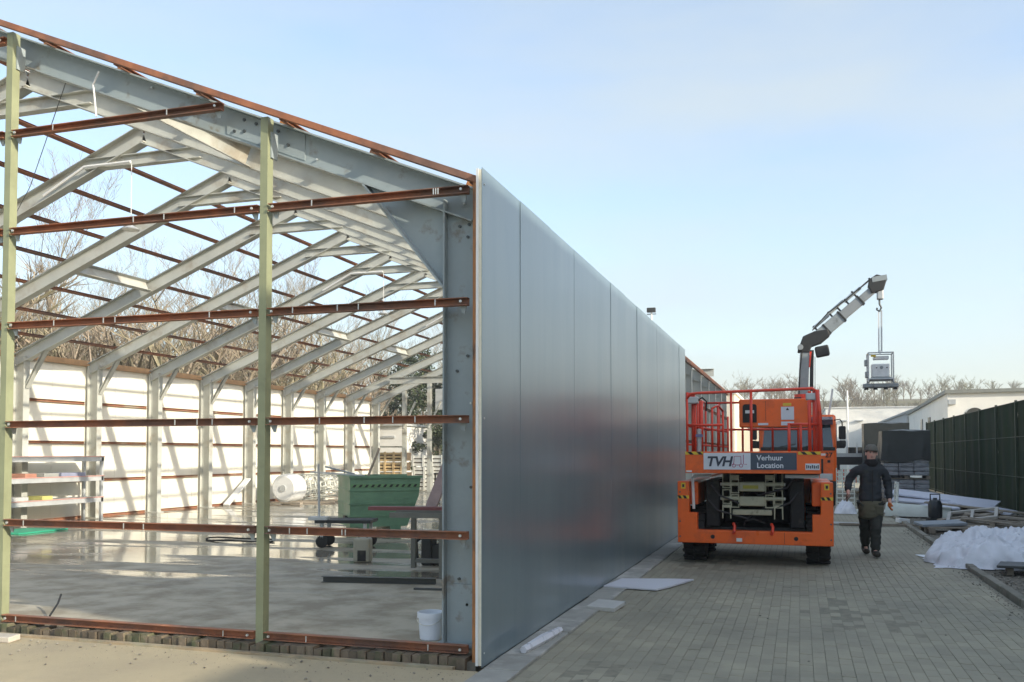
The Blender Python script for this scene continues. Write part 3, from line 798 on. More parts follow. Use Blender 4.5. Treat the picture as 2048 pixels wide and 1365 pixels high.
# far wood on the rise behind everything
hill = MB(); hv = []; nxh = 60
for i in range(nxh+1):
    x = -260 + 620*i/nxh
    for j, (y, z) in enumerate(((135,-.3),(170,5.5),(215,12.5+1.2*math.sin(x*.021)),(270,15+1.5*math.sin(x*.017+1)),(420,16),(700,16))):
        hv.append((x*(1+j*.15), y, z))
hf = [(i*6+j, (i+1)*6+j, (i+1)*6+j+1, i*6+j+1) for i in range(nxh) for j in range(5)]
hill.add(hv, hf)
ho = hill.build('hills', M('winter_field', (.15,.14,.06), .95, 0, .25, .06, c2=(.12,.095,.055), c2s=.03, c2t=(.45,.6)), smooth=True); ho['kind'] = 'structure'
def far_tree_proto(seed):
    rg = random.Random(seed); b = MB()
    def limb(p, d, L_, r, lv):
        q = p + d*L_; b.tube([p, q], [r, r*.4], 3)
        if lv == 0: return
        for _ in range(6 if lv == 2 else 6):
            f = rg.uniform(.3,1); nd = (d*.6+Vector((rg.uniform(-1,1), rg.uniform(-1,1), rg.uniform(0,.8)))*.75).normalized()
            limb(p.lerp(q, f), nd, L_*rg.uniform(.4,.62), r*.5, lv-1)
    limb(Vector((0,0,0)), Vector((0,0,1)), .62, .02, 3)
    return b
fp = [far_tree_proto(90+i) for i in range(3)]
wv = []; wf = []
rg = random.Random(5)
for i in range(420):
    b = fp[i % 3]; x = rg.uniform(-120, 190); y = rg.uniform(160, 250); s = rg.uniform(4.5, 8.0); a = rg.uniform(0, 6.28)
    zb = 5.5 + (y-170)/45*7 if y < 215 else 12.5 + (y-215)/55*2.5
    ca_, sa_ = math.cos(a)*s*1.1, math.sin(a)*s*1.1; o = len(wv)
    wv += [Vector((p.x*ca_-p.y*sa_+x, p.x*sa_+p.y*ca_+y, p.z*s+zb-.5)) for p in b.v]
    wf += [tuple(k+o for k in f) for f in b.f]
wb_ = MB(); wb_.v = wv; wb_.f = wf
wood_o = wb_.build('distant_wood', M('far_twigs', (.16,.13,.09), .95, 0, .25, .05, c2=(.14,.14,.06), c2s=.04, c2t=(.45,.6)))
tag(wood_o, 'hazy brown leafless wood on the rise beyond the buildings', 'wood', kind='stuff')
hb = MB()
for i in range(9000):
    x = rg.uniform(-60, 70); y = 132 + rg.gauss(0, 2.0); z = min(6.2, abs(rg.gauss(0, 2.6)))*(1+.2*math.sin(x*.11)) ; s = rg.uniform(.25,.6)
    d = Vector((rg.gauss(0,1), rg.gauss(0,.4), rg.gauss(0,1.2))).normalized(); e = d.cross(Vector((0,1,.3))).normalized(); p = Vector((x,y,z))
    hb.add([p-d*s, p+e*s*.5, p+d*s, p-e*s*.5], [(0,1,2,3)])
ho2 = hb.build('hedgerow', M('olive_brush', (.13,.125,.045), .9, 0, .35, .3, c2=(.12,.09,.05), c2s=.2, c2t=(.45,.6)))
tag(ho2, 'olive brush and hedgerow behind the white warehouse', 'hedge', kind='stuff')

bv = []; bf = []
rg = random.Random(12)
for i in range(190):
    b = fp[i % 3]; y = 10 + 36*i/189 + rg.uniform(-1,1); x = -22.5 - rg.uniform(0, 15); s = rg.uniform(4.0, 8.6); a = rg.uniform(0, 6.28)
    ca_, sa_ = math.cos(a)*s*1.25, math.sin(a)*s*1.25; o = len(bv)
    bv += [Vector((p.x*ca_-p.y*sa_+x, p.x*sa_+p.y*ca_+y, p.z*s-.2)) for p in b.v]
    bf += [tuple(k+o for k in f) for f in b.f]
ub = MB(); ub.v = bv; ub.f = bf
tag(ub.build('underwood', twig_m), 'tangled bare underwood below the trees behind the hall', 'brushwood', kind='stuff')
# ================================================================== SCISSOR LIFT
def text_mesh(txt, size, mat, name, parent, M4, shear=0., bold=0., align='LEFT', ext=.002, space=1.0):
    cu = bpy.data.curves.new(name, 'FONT'); cu.body = txt; cu.size = size; cu.shear = shear; cu.offset = bold; cu.extrude = ext; cu.align_x = align; cu.space_character = space; cu.resolution_u = 3
    tmp = bpy.data.objects.new('tmp_text', cu); col.objects.link(tmp)
    dg = bpy.context.evaluated_depsgraph_get(); dg.update()
    me = bpy.data.meshes.new_from_object(tmp.evaluated_get(dg))
    bpy.data.objects.remove(tmp); bpy.data.curves.remove(cu)
    me.materials.clear(); me.materials.append(mat); me.transform(M4); me.name = name
    o = bpy.data.objects.new(name, me); col.objects.link(o); o.parent = parent
    return o
def face_front(x, y, z): return Matrix.Translation((x,y,z)) @ Matrix.Rotation(R(90),4,'X')   # text standing up, facing -Y

lift = thing('scissor_lift', 'orange scissor lift with raised platform rails parked on the lane', 'scissor lift', (-.645, 13.6, 0))
def lp(b, name, mat, parent=lift, **k): return b.build(name, mat, parent, **k)
# chassis: U shaped front frame
b = MB()
b.prism([(-1.085,.31),(1.085,.31),(1.085,1.21),(.915,1.21),(.915,.75),(.80,.75),(.80,.50),(-.80,.50),(-.80,.75),(-.915,.75),(-.915,1.21),(-1.085,1.21)], 0, .16)
lp(b, 'chassis_front', orange, bevel=.012)
lp(MB().box(-1.08,-.80,.165,2.5,.86,1.20), 'side_box', orange, bevel=.02)
lp(MB().box(.80,1.08,.165,2.5,.86,1.20), 'side_box', orange, bevel=.02)
lp(MB().box(-.80,.80,2.2,2.5,.34,1.2), 'rear_box', orange)
lp(MB().box(-.795,.795,.4,2.2,.36,.52), 'chassis_bed', darkmetal)
lp(MB().box(-.70,-.50,.30,2.2,.53,1.22), 'engine_box', black, bevel=.02)
lp(MB().box(.50,.70,.30,2.2,.53,1.22), 'battery_box', black, bevel=.02)
lp(MB().box(-.5,.5,1.3,2.2,.53,1.3), 'hydraulic_tank', black)
# wheels
for sx in (-1, 1):
    for y in (.62, 2.0):
        tp = [(.10,-.165),(.30,-.165),(.375,-.15),(.40,-.11),(.40,.11),(.375,.15),(.30,.165),(.10,.165)]
        w = lp(MB().lathe(tp, (sx*.885, y, .40), 28, 'X'), 'wheel', black, auto=35)
        lug = MB()
        for i in range(18):
            a = 2*math.pi*i/18
            for s2 in (-1, 1):
                lug.obox((sx*.885+s2*.08, y+.402*math.cos(a+s2*.09), .40+.402*math.sin(a+s2*.09)), (.17,.05,.03), (math.degrees(a+s2*.09)-90, 0, s2*14))
        lug.build('tread', black, w)
        MB().lathe([(.05,-.02),(.20,-.02),(.22,.02),(.05,.02)], (sx*1.04, y, .40), 18, 'X').build('rim', lgrey, w)
lp(MB().cyl((-.9,.62,.40),(.9,.62,.40),.06), 'axle', darkmetal)
lp(MB().cyl((-.9,2.0,.40),(.9,2.0,.40),.06), 'axle', darkmetal)
# scissor pack: hollow arm ends, pins and cross tubes
for (x, z0, z1) in [(-.395,1.105,1.345),(-.395,.875,1.085),(.34,1.105,1.345),(.34,.875,1.085),(-.275,1.03,1.235),(-.275,.82,1.015),(.215,1.03,1.235),(.215,.82,1.015)]:
    zc = (z0+z1)/2
    lp(MB().rtube((x,.22,zc),(x,2.1,zc),.118,z1-z0,.012), 'scissor_arm', cream)
for z in (1.165, .955):
    lp(MB().cyl((-.47,.25,z),(.42,.25,z),.030,n=14), 'pivot_pin', cream, auto=30)
    for x in (-.475,.425): lp(MB().lathe([(0,-.012),(.022,-.012),(.026,0),(.022,.012),(0,.012)], (x,.25,z), 12, 'X'), 'pin_cap', bolt_l)
lp(MB().box(-.215,.155,.20,.34,1.06,1.20), 'cross_tube', cream, bevel=.02)
lp(MB().box(-.215,.155,.20,.34,.845,.985), 'cross_tube', cream, bevel=.02)
lp(MB().box(-.31,.25,.20,.30,.715,.795), 'cross_tube', cream, bevel=.012)
lp(MB().box(-.16,.06,.192,.1985,1.10,1.15), 'yellow_label', M('faded_yellow', (.42,.38,.05), .6))
for x in (-.395,.34):
    lp(MB().prism([(x-.065,.66),(x-.05,.66),(x-.045,.82),(x+.045,.82),(x+.05,.66),(x+.065,.66),(x+.062,.862),(x-.062,.862)], .20, .26), 'arm_bracket', cream)
for x in (-.275,.215): lp(MB().box(x-.06,x+.06,.22,.30,1.24,1.30), 'top_pad', cream)
for x0,x1,zz in ((-.62,-.2,1.0),(-.66,-.1,.78),(.62,.2,.9),(.58,.05,1.12)):
    lp(MB().tube([(x0,.24,zz+.15),(x0*.8,.20,zz),(x1,.22,zz-.12),(x1*.6,.28,zz-.08)], .014, 6), 'hydraulic_hose', M('hose_black', (.03,.03,.03), .5) if 'hose_black' not in bpy.data.materials else bpy.data.materials['hose_black'])
lp(MB().tube([(-.15,.21,.56),(-.12,.17,.64),(.0,.17,.66),(.16,.2,.6)], .012, 6), 'hydraulic_hose', bpy.data.materials['hose_black'])
for sx in (-1,1):
    for z in (.40,.62,1.05): lp(MB().cyl((sx*1.05,.0,z),(sx*1.05,-.008,z),.012,n=7), 'chassis_bolt', bolt_m)
    lp(MB().cyl((sx*.58,.0,.405),(sx*.58,-.006,.405),.03,n=12), 'tie_hole', black)
# tow hooks, stickers
for x in (-.285,.245):
    lp(MB().tube([(x,-.02,.46),(x+.015,-.05,.50),(x+.02,-.03,.57),(x+.0,.02,.60)], .022, 8), 'tow_hook', redrail)
lp(MB().box(-.245,-.165,-.006,-.002,.345,.395), 'white_label', white_p)
lp(MB().box(.42,.424,-.004,-.0005,.33,.49), 'panel_seam', darkmetal)
for sx in (-1, 1):
    lp(MB().box(sx*1.0-.032,sx*1.0+.032,-.005,-.001,1.10,1.185), 'warning_label', yellow)
    lp(MB().box(sx*1.0-.016,sx*1.0+.016,-.008,-.0055,1.12,1.165), 'warning_symbol', darkmetal)
    lp(MB().box(sx*1.0-.082,sx*1.0+.082,-.004,-.001,.955,1.0), 'hazard_strip', yellow)
    for q in range(2):
        x = sx*1.0-.05+q*.075
        lp(MB().prism([(x-.01,.9555),(x+.03,.9555),(x+.005,.9995),(x-.035,.9995)], -.007, -.0045), 'hazard_stripe', black)
# white bent pipe left, silver drawer right
lp(MB().tube([(-.60,.10,1.29),(-.84,.10,1.285),(-.875,.10,1.25),(-.86,.10,.80)], .022, 8), 'guard_pipe', white_p)
lp(MB().box(.44,.90,.04,.5,1.265,1.31), 'steel_drawer', lgrey)
# platform
PZ0, PZ1 = 1.33, 1.645
lp(MB().box(-.955,.925,-.12,-.08,PZ0,PZ1), 'platform_fascia', orange, bevel=.008)
lp(MB().box(-.95,.92,-.08,2.75,1.50,1.56), 'platform_deck', darkmetal)
lp(MB().box(-.955,-.915,-.08,2.75,PZ0,PZ1), 'platform_side', orange)
lp(MB().box(.885,.925,-.08,2.75,PZ0,PZ1), 'platform_side', orange)
sgn_ = lp(MB().box(-.69,-.03,-.132,-.122,1.385,1.625), 'sign_board', sign_white)
sg2 = lp(MB().box(-.03,.60,-.132,-.122,1.385,1.625), 'sign_board', dark_slate)
ink = M('sign_ink', (.035,.045,.07), .5); mag = M('sign_red_line', (.42,.06,.16), .5)
text_mesh('TVH', .195, ink, 'lettering', sgn_, face_front(-.655,-.134,1.437), shear=.22, bold=.006, space=.92)
text_mesh('Verhuur', .105, sign_white, 'lettering', sg2, face_front(.055,-.134,1.520), bold=.0022)
text_mesh('Location', .105, sign_white, 'lettering', sg2, face_front(.055,-.134,1.412), bold=.0022)
lg = MB(); yl = -.134
def ln(p): lg.tube([(x,yl,z) for x,z in p], .0045, 5)
ln([(-.29,1.455),(-.265,1.455)]); ln([(-.275,1.46),(-.262,1.49),(-.255,1.575),(-.165,1.575),(-.162,1.47),(-.185,1.452),(-.235,1.452)]); ln([(-.128,1.60),(-.128,1.462),(-.08,1.462)])
for cx in (-.262,-.162): ln([(cx+.023*math.cos(t*.5236), 1.443+.023*math.sin(t*.5236)) for t in range(13)])
lg.build('forklift_outline', mag, sgn_)
for x0 in (-.955,.62):
    w_ = .255 if x0 < 0 else .30
    h_ = lp(MB().box(x0+.002,x0+w_,-.127,-.1215,1.60,1.642), 'hazard_strip', yellow)
    for q in range(2 if x0 < 0 else 2):
        x = x0+.03+q*.13
        MB().prism([(x,1.641),(x+.055,1.641),(x+.095,1.601),(x+.04,1.601)], -.130, -.1275).build('hazard_stripe', black, h_)
pl_ = lp(MB().box(.715,.905,-.127,-.1215,1.385,1.475), 'maker_plate', sign_white)
for q in range(7):
    MB().box(.728+q*.025,.728+q*.025+.014,-.130,-.1275,1.405+.004*(q%2),1.455-.006*(q%3)).build('plate_mark', black, pl_)
lp(MB().box(-.94,-.86,-.127,-.1215,1.345,1.37), 'white_label', white_p)
# guard rails
RZ = (2.03, 2.50)
def rail(p, r=.019): return lp(MB().tube(p, r, 8), 'guard_rail', redrail, smooth=True)
def post(x, y, z1=2.50, r=.019): return lp(MB().tube([(x,y,1.56),(x,y,z1)], r, 8), 'rail_post', redrail, smooth=True)
for x in (-.93,.90):
    for y in (-.06,.65,1.4,2.1,2.7): post(x, y)
    for z in RZ: rail([(x,-.06,z),(x,2.7,z)])
for x in (-.70,-.30,.20,.62): post(x, 2.7)
for z in RZ: rail([(-.93,2.7,z),(.90,2.7,z)])
rail([(-.93,-.06,2.42),(-.88,-.06,2.49),(-.78,-.06,2.50),(.82,-.06,2.535),(.90,-.06,2.48)], .021)
rail([(-.93,-.06,2.03),(-.42,-.06,2.03)]); rail([(.50,-.06,2.03),(.90,-.06,2.03)])
post(-.30,-.06,2.51,.017); post(.50,-.06,2.05,.021); post(.66,-.06,2.03,.016); post(-.02,-.06,2.51,.02); post(.78,-.06,2.50,.026); post(.84,-.02,2.5,.022)
lp(MB().tube([(.88,-.1,2.5),(.915,-.1,2.2),(.93,-.1,1.66)], .026, 8), 'rail_brace', redrail, smooth=True)
# entry gate on the left
for x, y, z1, r in ((-.86,.1,2.42,.024),(-.76,.25,2.40,.034),(-.62,.5,2.30,.018),(-.56,.8,2.34,.016),(-.50,1.0,2.28,.018),(-.82,.02,2.40,.015),(-.44,1.2,2.2,.016)): post(x, y, z1, r)
rail([(-.93,0,2.02),(-.45,1.2,1.96)], .017); rail([(-.62,.5,2.30),(-.56,.8,2.36),(-.50,1.0,2.28)], .017)
rail([(-.93,.0,1.75),(-.45,1.2,1.72)], .014)
lp(MB().obox((-.85,.0,2.40), (.16,.14,.10)), 'gate_box', lgrey, bevel=.015)
lp(MB().obox((-.88,.0,2.47), (.12,.10,.08)), 'gate_hinge', redrail, bevel=.015)
lp(MB().tube([(-.80,.0,2.38),(-.72,.03,2.44),(-.66,.06,2.38),(-.67,.06,2.24)], .012, 6), 'control_cable', black)
lp(MB().box(-.80,-.74,.02,.12,1.57,1.98), 'tool_tube', lgrey, bevel=.02)
lp(MB().box(-.815,-.725,.0,.14,1.86,1.90), 'tube_collar', M('blue_collar', (.16,.18,.34), .5))
lp(MB().obox((.80,-.03,2.42), (.14,.12,.10)), 'joystick_box', lgrey, bevel=.015)
# generator / control cabinet hung on the rear rails
cb = lp(MB().box(-.30,.78,1.75,2.05,2.04,2.50), 'cabinet', orange, bevel=.02)
w_ = MB(); pts = []
for (cx,cz,a0) in ((-.20,2.38,90),(-.06,2.38,0)):
    for t in range(5): pts.append((cx+.04*math.cos(R(a0+90-t*22.5)), cz+.04*math.sin(R(a0+90-t*22.5))))
pts = [(-.24,2.12)] + pts + [(-.02,2.12)]
w_.prism(pts, 1.735, 1.749).build('cabinet_grille', black, cb)
MB().box(-.20,-.06,1.728,1.7345,2.27,2.32).build('cabinet_label', white_p, cb)
MB().box(.36,.56,1.743,1.749,2.16,2.37).build('warning_sign', sign_white, cb)
MB().prism([(.435,2.315),(.485,2.315),(.46,2.355)], 1.738, 1.7425).build('warning_triangle', black, cb)
MB().box(.39,.52,1.743,1.749,2.385,2.43).build('sign_cap', yellow, cb)
MB().box(.36,.56,1.743,1.749,2.07,2.13).build('cabinet_label', sign_white, cb)
mk = MB().box(.0,.16,1.743,1.749,2.075,2.11).build('cabinet_label', sign_white, cb)
MB().box(.12,.124,1.745,1.749,2.14,2.47).build('door_seam', darkmetal, cb)
# boards and odds lying on the deck
d1 = MB().obox((-.07,14.9,1.60), (.85,.5,.035), (0,0,4)).build('deck_board', white_p); tag(d1, 'pale board lying on the lift platform', 'board')
d2 = MB().lathe([(.0,0),(.16,0),(.15,.04),(.10,.08),(.0,.09)], (-.16,14.4,1.565), 16).build('hard_hat', M('orange_plastic', (.8,.2,.02), .4), smooth=True); tag(d2, 'orange hard hat left on the lift platform', 'helmet')

# ================================================================== CRANE TRUCK
truck = thing('crane_truck', 'orange truck with folding grey loader crane behind its cab', 'truck', (-.07, 28.5, 0))
def tp_(b, name, mat, parent=truck, **k): return b.build(name, mat, parent, **k)
# cab shell: side profile extruded across
def cab():
    b = MB(); prof = [(0,.55),(-.02,1.70),(.16,2.62),(.30,2.78),(1.75,2.80),(1.80,.55)]
    n = len(prof); xs = (-1.1,-1.02,1.02,1.1); ins = (0.05,0,0,.05); vs = []
    for x, k in zip(xs, ins):
        for (y,z) in prof: vs.append((x, y+k, z-(k if z > 2 else 0)))
    fs = []
    for i in range(3):
        for j in range(n):
            fs.append((i*n+j, i*n+(j+1)%n, (i+1)*n+(j+1)%n, (i+1)*n+j))
    fs += [tuple(range(n-1,-1,-1)), tuple(range(3*n,4*n))]
    return b.add(vs, fs)
tp_(cab(), 'cab', orange, bevel=.03)
ws = MB().add([(-1.0,-.030,1.80),(1.0,-.030,1.80),(.93,.115,2.52),(-.93,.115,2.52),(-1.0,.0,1.80),(1.0,.0,1.80),(.93,.15,2.52),(-.93,.15,2.52)], [(0,1,2,3),(7,6,5,4),(0,4,5,1),(1,5,6,2),(2,6,7,3),(3,7,4,0)])
tp_(ws, 'windscreen', glass)
for x in (-.5,.2):
    tp_(MB().bar((x,-.05,1.81),(x+.45,-.03,1.90),.02,.02), 'wiper', black)
tp_(MB().box(-1.06,1.06,-.045,-.015,1.70,1.80), 'cowl', black)
sv = tp_(MB().obox((0,-.02,2.58),(2.0,.26,.16),(20,0,0)), 'sun_visor', M('smoked_visor', (.10,.06,.08), .2))
for s in (-1,1):
    tp_(MB().box(s*1.115-.006,s*1.115+.006,.25,1.05,1.75,2.5), 'side_window', glass)
    m_ = tp_(MB().tube([(s*1.05,.05,2.60),(s*1.20,-.05,2.62),(s*1.26,-.06,2.52),(s*1.26,-.06,2.4)], .018, 6), 'mirror_arm', black)
    MB().obox((s*1.26,-.06,2.22),(.20,.10,.40)).build('mirror', black, m_, bevel=.04)
    MB().obox((s*1.26,-.06,1.90),(.20,.10,.20)).build('mirror', black, m_, bevel=.04)
    hl = tp_(MB().obox((s*.80,-.03,.92),(.36,.06,.20)), 'headlight', lgrey, bevel=.02)
    tp_(MB().obox((s*1.18,.6,1.88),(.36,.3,.22)), 'side_step_box', darkmetal, bevel=.03)
tp_(MB().box(-1.1,1.1,-.10,.0,.45,.80), 'bumper', darkmetal, bevel=.02)
tp_(MB().box(-.72,.72,-.035,-.022,.98,1.45), 'grille', black)
text_mesh('27', .20, black, 'number_lettering', truck, face_front(.78,-.030,1.50), bold=.004)
tp_(MB().box(.84,.92,-.034,-.022,1.34,1.42), 'black_marker', black)
tp_(MB().box(-.45,.45,.3,8.0,.55,.85), 'chassis_rail', darkmetal)
tp_(MB().box(-1.15,1.15,3.4,8.2,1.05,1.22), 'load_bed', darkmetal)
for s in (-1,1):
    for y in (.9,5.2,6.5):
        w = tp_(MB().lathe([(.2,-.15),(.44,-.15),(.5,-.11),(.5,.11),(.44,.15),(.2,.15)], (s*.92,y,.5), 24, 'X'), 'wheel', black, auto=35)
        MB().lathe([(.04,-.03),(.26,-.05),(.28,.0),(.04,.03)], (s*1.06,y,.5), 16, 'X').build('rim', lgrey, w)
tp_(MB().tube([(.90,.5,2.75),(.97,.45,3.15),(1.02,.4,3.55)], .03, 6), 'exhaust_stack', white_p)
# crane on the truck (truck local: world minus (-.07,28.5))
CYL = 2.1
cc = tp_(MB().box(-.35,.62,CYL-.3,CYL+.3,1.2,2.3), 'crane_base', darkmetal, bevel=.03)
MB().cyl((.17,CYL,2.3),(.17,CYL,3.35),.22,.20,14).build('slew_column', grey_m, cc)
MB().obox((.02,CYL-.22,3.0),(.22,.2,.8)).build('valve_block', darkmetal, cc, bevel=.02)
MB().obox((.36,CYL-.22,2.95),(.16,.2,.9)).build('hose_block', cream, cc, bevel=.02)
MB().cyl((.17,CYL,3.36),(.17,CYL,3.50),.26,n=16).build('slew_ring', redrail, cc)
lb = tp_(MB().prism([(.02,3.45),(.34,3.45),(.40,4.95),(.12,5.05)], CYL-.16, CYL+.16), 'lower_boom', grey_m, bevel=.02)
MB().cyl((.44,CYL-.1,3.6),(.47,CYL-.1,4.9),.06,n=10).build('lift_cylinder', darkmetal, lb)
MB().prism([(.37,4.35),(.41,4.35),(.46,4.85),(.40,4.85)], CYL-.175, CYL-.165).build('red_mark', redrail, lb)
MB().tube([(.06,CYL-.18,3.5),(.10,CYL-.18,4.3),(.20,CYL-.2,5.1)], .02, 6).build('hose', black, lb)
MB().tube([(.55,CYL,3.5),(.56,CYL,4.7)], .008, 4).build('hose', black, lb)
el = tp_(MB().prism([(.02,4.85),(.20,5.35),(.55,5.50),(.95,5.55),(1.02,5.35),(.75,5.12),(.45,5.02),(.40,4.82)], CYL-.2, CYL+.2), 'knuckle', darkmetal, bevel=.03)
MB().obox((.78,CYL-.05,4.86),(.42,.3,.34),(0,-10,0)).build('winch_motor', darkmetal, el, bevel=.05)
MB().cyl((.12,CYL-.24,5.0),(.12,CYL+.24,5.0),.09,n=14).build('knuckle_pin', grey_m, el)
# telescopic sections
boom_m = M('boom_grey', (.25,.27,.28), .45, 0, .12, 4)
P0, P1 = Vector((.62,CYL,5.30)), Vector((2.50,CYL,6.92))
dv = (P1-P0)
def seg(a, b_, w, h, nm, mat): return tp_(MB().bar(P0+dv*a, P0+dv*b_, w, h), nm, mat, bevel=.02)
s1 = seg(0, .40, .30, .36, 'boom_section', grey_m)
s2 = seg(.40, .70, .26, .30, 'boom_section', boom_m)
s3 = seg(.70, 1.0, .22, .24, 'boom_section', boom_m)
nrm = Vector((-dv.z,0,dv.x)).normalized()
for a, w, h in ((.40,.34,.40),(.70,.30,.35),(.16,.33,.39)):
    tp_(MB().bar(P0+dv*(a-.012), P0+dv*(a+.012), w, h), 'boom_collar', darkmetal)
for a, b_, o_ in ((.05,.46,.30),(.30,.72,.34),(.55,.98,.30)):
    tp_(MB().cyl(P0+dv*a+nrm*o_, P0+dv*(a+(b_-a)*.6)+nrm*o_, .05, n=10), 'extension_cylinder', grey_m, smooth=False)
    tp_(MB().cyl(P0+dv*(a+(b_-a)*.6)+nrm*o_, P0+dv*b_+nrm*o_, .026, n=8), 'cylinder_rod', bolt_l)
    for q in (a+.02, b_-.02): tp_(MB().bar(P0+dv*q+nrm*.12, P0+dv*q+nrm*(o_+.06), .08, .05), 'cylinder_mount', darkmetal)
tp_(MB().tube([P0+dv*.02+nrm*.26+Vector((0,-.12,0)), P0+dv*.3+nrm*.36+Vector((0,-.12,0)), P0+dv*.6+nrm*.3+Vector((0,-.12,0)), P0+dv*.95+nrm*.30+Vector((0,-.12,0))], .018, 5), 'boom_hose', black)
tip = tp_(MB().prism([(2.26,6.62),(2.62,6.72),(2.70,7.0),(2.66,7.14),(2.42,7.22),(2.20,7.08),(2.16,6.86)], CYL-.15, CYL+.15), 'boom_head', darkmetal, bevel=.03)
MB().obox((2.50,CYL,7.08),(.44,.32,.16),(0,-8,0)).build('head_plate', grey_m, tip)
MB().obox((2.52,CYL,6.60),(.20,.2,.34)).build('hook_link', lgrey, tip, bevel=.04)
MB().tube([(2.50,CYL,6.45),(2.50,CYL,6.30),(2.55,CYL,6.18),(2.50,CYL,6.07),(2.42,CYL,6.12),(2.43,CYL,6.18)], .03, 8).build('hook', bolt_m, tip)

# the load: caged machine on a base frame, hung from two straps
lx, ly, lz = 2.42, 30.6, 3.62
ld = thing('hanging_machine', 'caged grey machine hanging in slings from the crane hook', 'machine', (lx, ly, lz))
def q_(b, n, m_, p=ld, **k): return b.build(n, m_, p, **k)
cg = MB()
for x in (-.36,.36):
    for y in (-.3,.3): cg.tube([(x,y,.22),(x,y,1.12)], .022, 6)
for z in (1.12,.30):
    for y in (-.3,.3): cg.tube([(-.36,y,z),(.36,y,z)], .022, 6)
    for x in (-.36,.36): cg.tube([(x,-.3,z),(x,.3,z)], .022, 6)
q_(cg, 'cage', lgrey)
hs = q_(MB().box(-.26,.26,-.22,.22,.36,.78), 'housing', M('machine_white', (.74,.75,.74), .45), bevel=.03)
q_(MB().box(-.30,.30,-.26,.26,.26,.358), 'lower_housing', grey_m, bevel=.02)
q_(MB().box(-.28,-.14,-.255,-.21,1.0,1.06), 'yellow_label', yellow)
q_(MB().box(-.20,.24,-.20,.20,.93,1.02), 'upper_tray', white_p)
MB().lathe([(.0,-.01),(.05,-.01),(.05,.01),(.0,.01)], (0.02,-.226,.66), 16, 'Y').build('dial', grey_m, hs)
for x in (-.12,.18): MB().box(x-.02,x+.02,-.228,-.221,.64,.67).build('button', darkmetal, hs)
for x,z in ((-.42,.82),(-.40,.45)): q_(MB().obox((x,-.1,z),(.10,.16,.20)), 'side_unit', grey_m, bevel=.02)
bs_o = q_(MB().box(-.52,.52,-.2,.2,.04,.17), 'base_frame', grey_m, bevel=.03)
for x in (-.42,-.15,.15,.42): MB().cyl((x,-.1,-.02),(x,-.1,.05),.07,.05,10).build('foot', darkmetal, bs_o)
for s in (-1,1): q_(MB().bar((s*.40,-.15,.16),(s*.30,-.15,.30),.05,.05), 'stay', grey_m)
q_(MB().bar((-.03,0,1.14),(-.02,-.0,2.48),.045,.012,up=(0,1,0)), 'sling', white_p)
q_(MB().bar((.05,0,1.14),(.06,-.0,2.48),.05,.012,up=(0,1,0)), 'sling', lgrey)
q_(MB().lathe([(.03,-.05),(.06,0),(.03,.05)], (.0,0,1.17), 10), 'shackle', bolt_l)
# ================================================================== PERSON
def skin_mesh(name, vs, es, mat, parent, root=0, lvl=2, fold=0.):
    """vs: list of (x,y,z,rx,ry)"""
    me = bpy.data.meshes.new(name); me.from_pydata([v[:3] for v in vs], es, [])
    o = bpy.data.objects.new(name, me); col.objects.link(o)
    md = o.modifiers.new('skin', 'SKIN')
    for i, v in enumerate(vs):
        me.skin_vertices[0].data[i].radius = (v[3], v[4]); me.skin_vertices[0].data[i].use_root = (i == root)
    md.use_smooth_shade = True; md.branch_smoothing = .3
    sb = o.modifiers.new('sub', 'SUBSURF'); sb.levels = lvl; sb.render_levels = lvl
    dg = bpy.context.evaluated_depsgraph_get(); dg.update()
    nm = bpy.data.meshes.new_from_object(o.evaluated_get(dg))
    o.modifiers.clear(); o.data = nm; bpy.data.meshes.remove(me); nm.name = name
    nm.materials.clear(); nm.materials.append(mat)
    nm.polygons.foreach_set('use_smooth', [True]*len(nm.polygons))
    if fold:
        from mathutils import noise
        for v in nm.vertices:
            p = v.co; k = noise.noise(Vector((p.x*9,p.y*9,p.z*16)))*.6 + noise.noise(Vector((p.x*5+3,p.y*5,p.z*26)))*.5
            v.co = p + v.normal*k*fold
    o.parent = parent
    return o
skin_m = M('skin', (.76,.47,.37), .55, 0, .1, 20)
jacket_m = M('charcoal_jacket', (.030,.036,.042), .8, 0, .35, 6, .5, 30, c2=(.045,.05,.04), c2s=5)
trous_m = M('dark_trousers', (.028,.031,.025), .85, 0, .3, 8, .5, 35)
apron_m = M('khaki_cloth', (.10,.095,.06), .85, 0, .25, 8, .5, 35)
knit_m = M('grey_knit', (.16,.155,.13), .9, 0, .3, 30, .6, 120)
glove_m = M('orange_glove', (.62,.17,.035), .75, 0, .3, 25)
glove2_m = M('dusty_glove', (.22,.16,.13), .8, 0, .3, 25)
boot_m = M('work_boot', (.035,.030,.022), .7, 0, .3, 12)
per = thing('person', 'person in dark jacket, beanie and orange glove walking past the lift', 'person', (1.06, 15.6, -.004), 4)
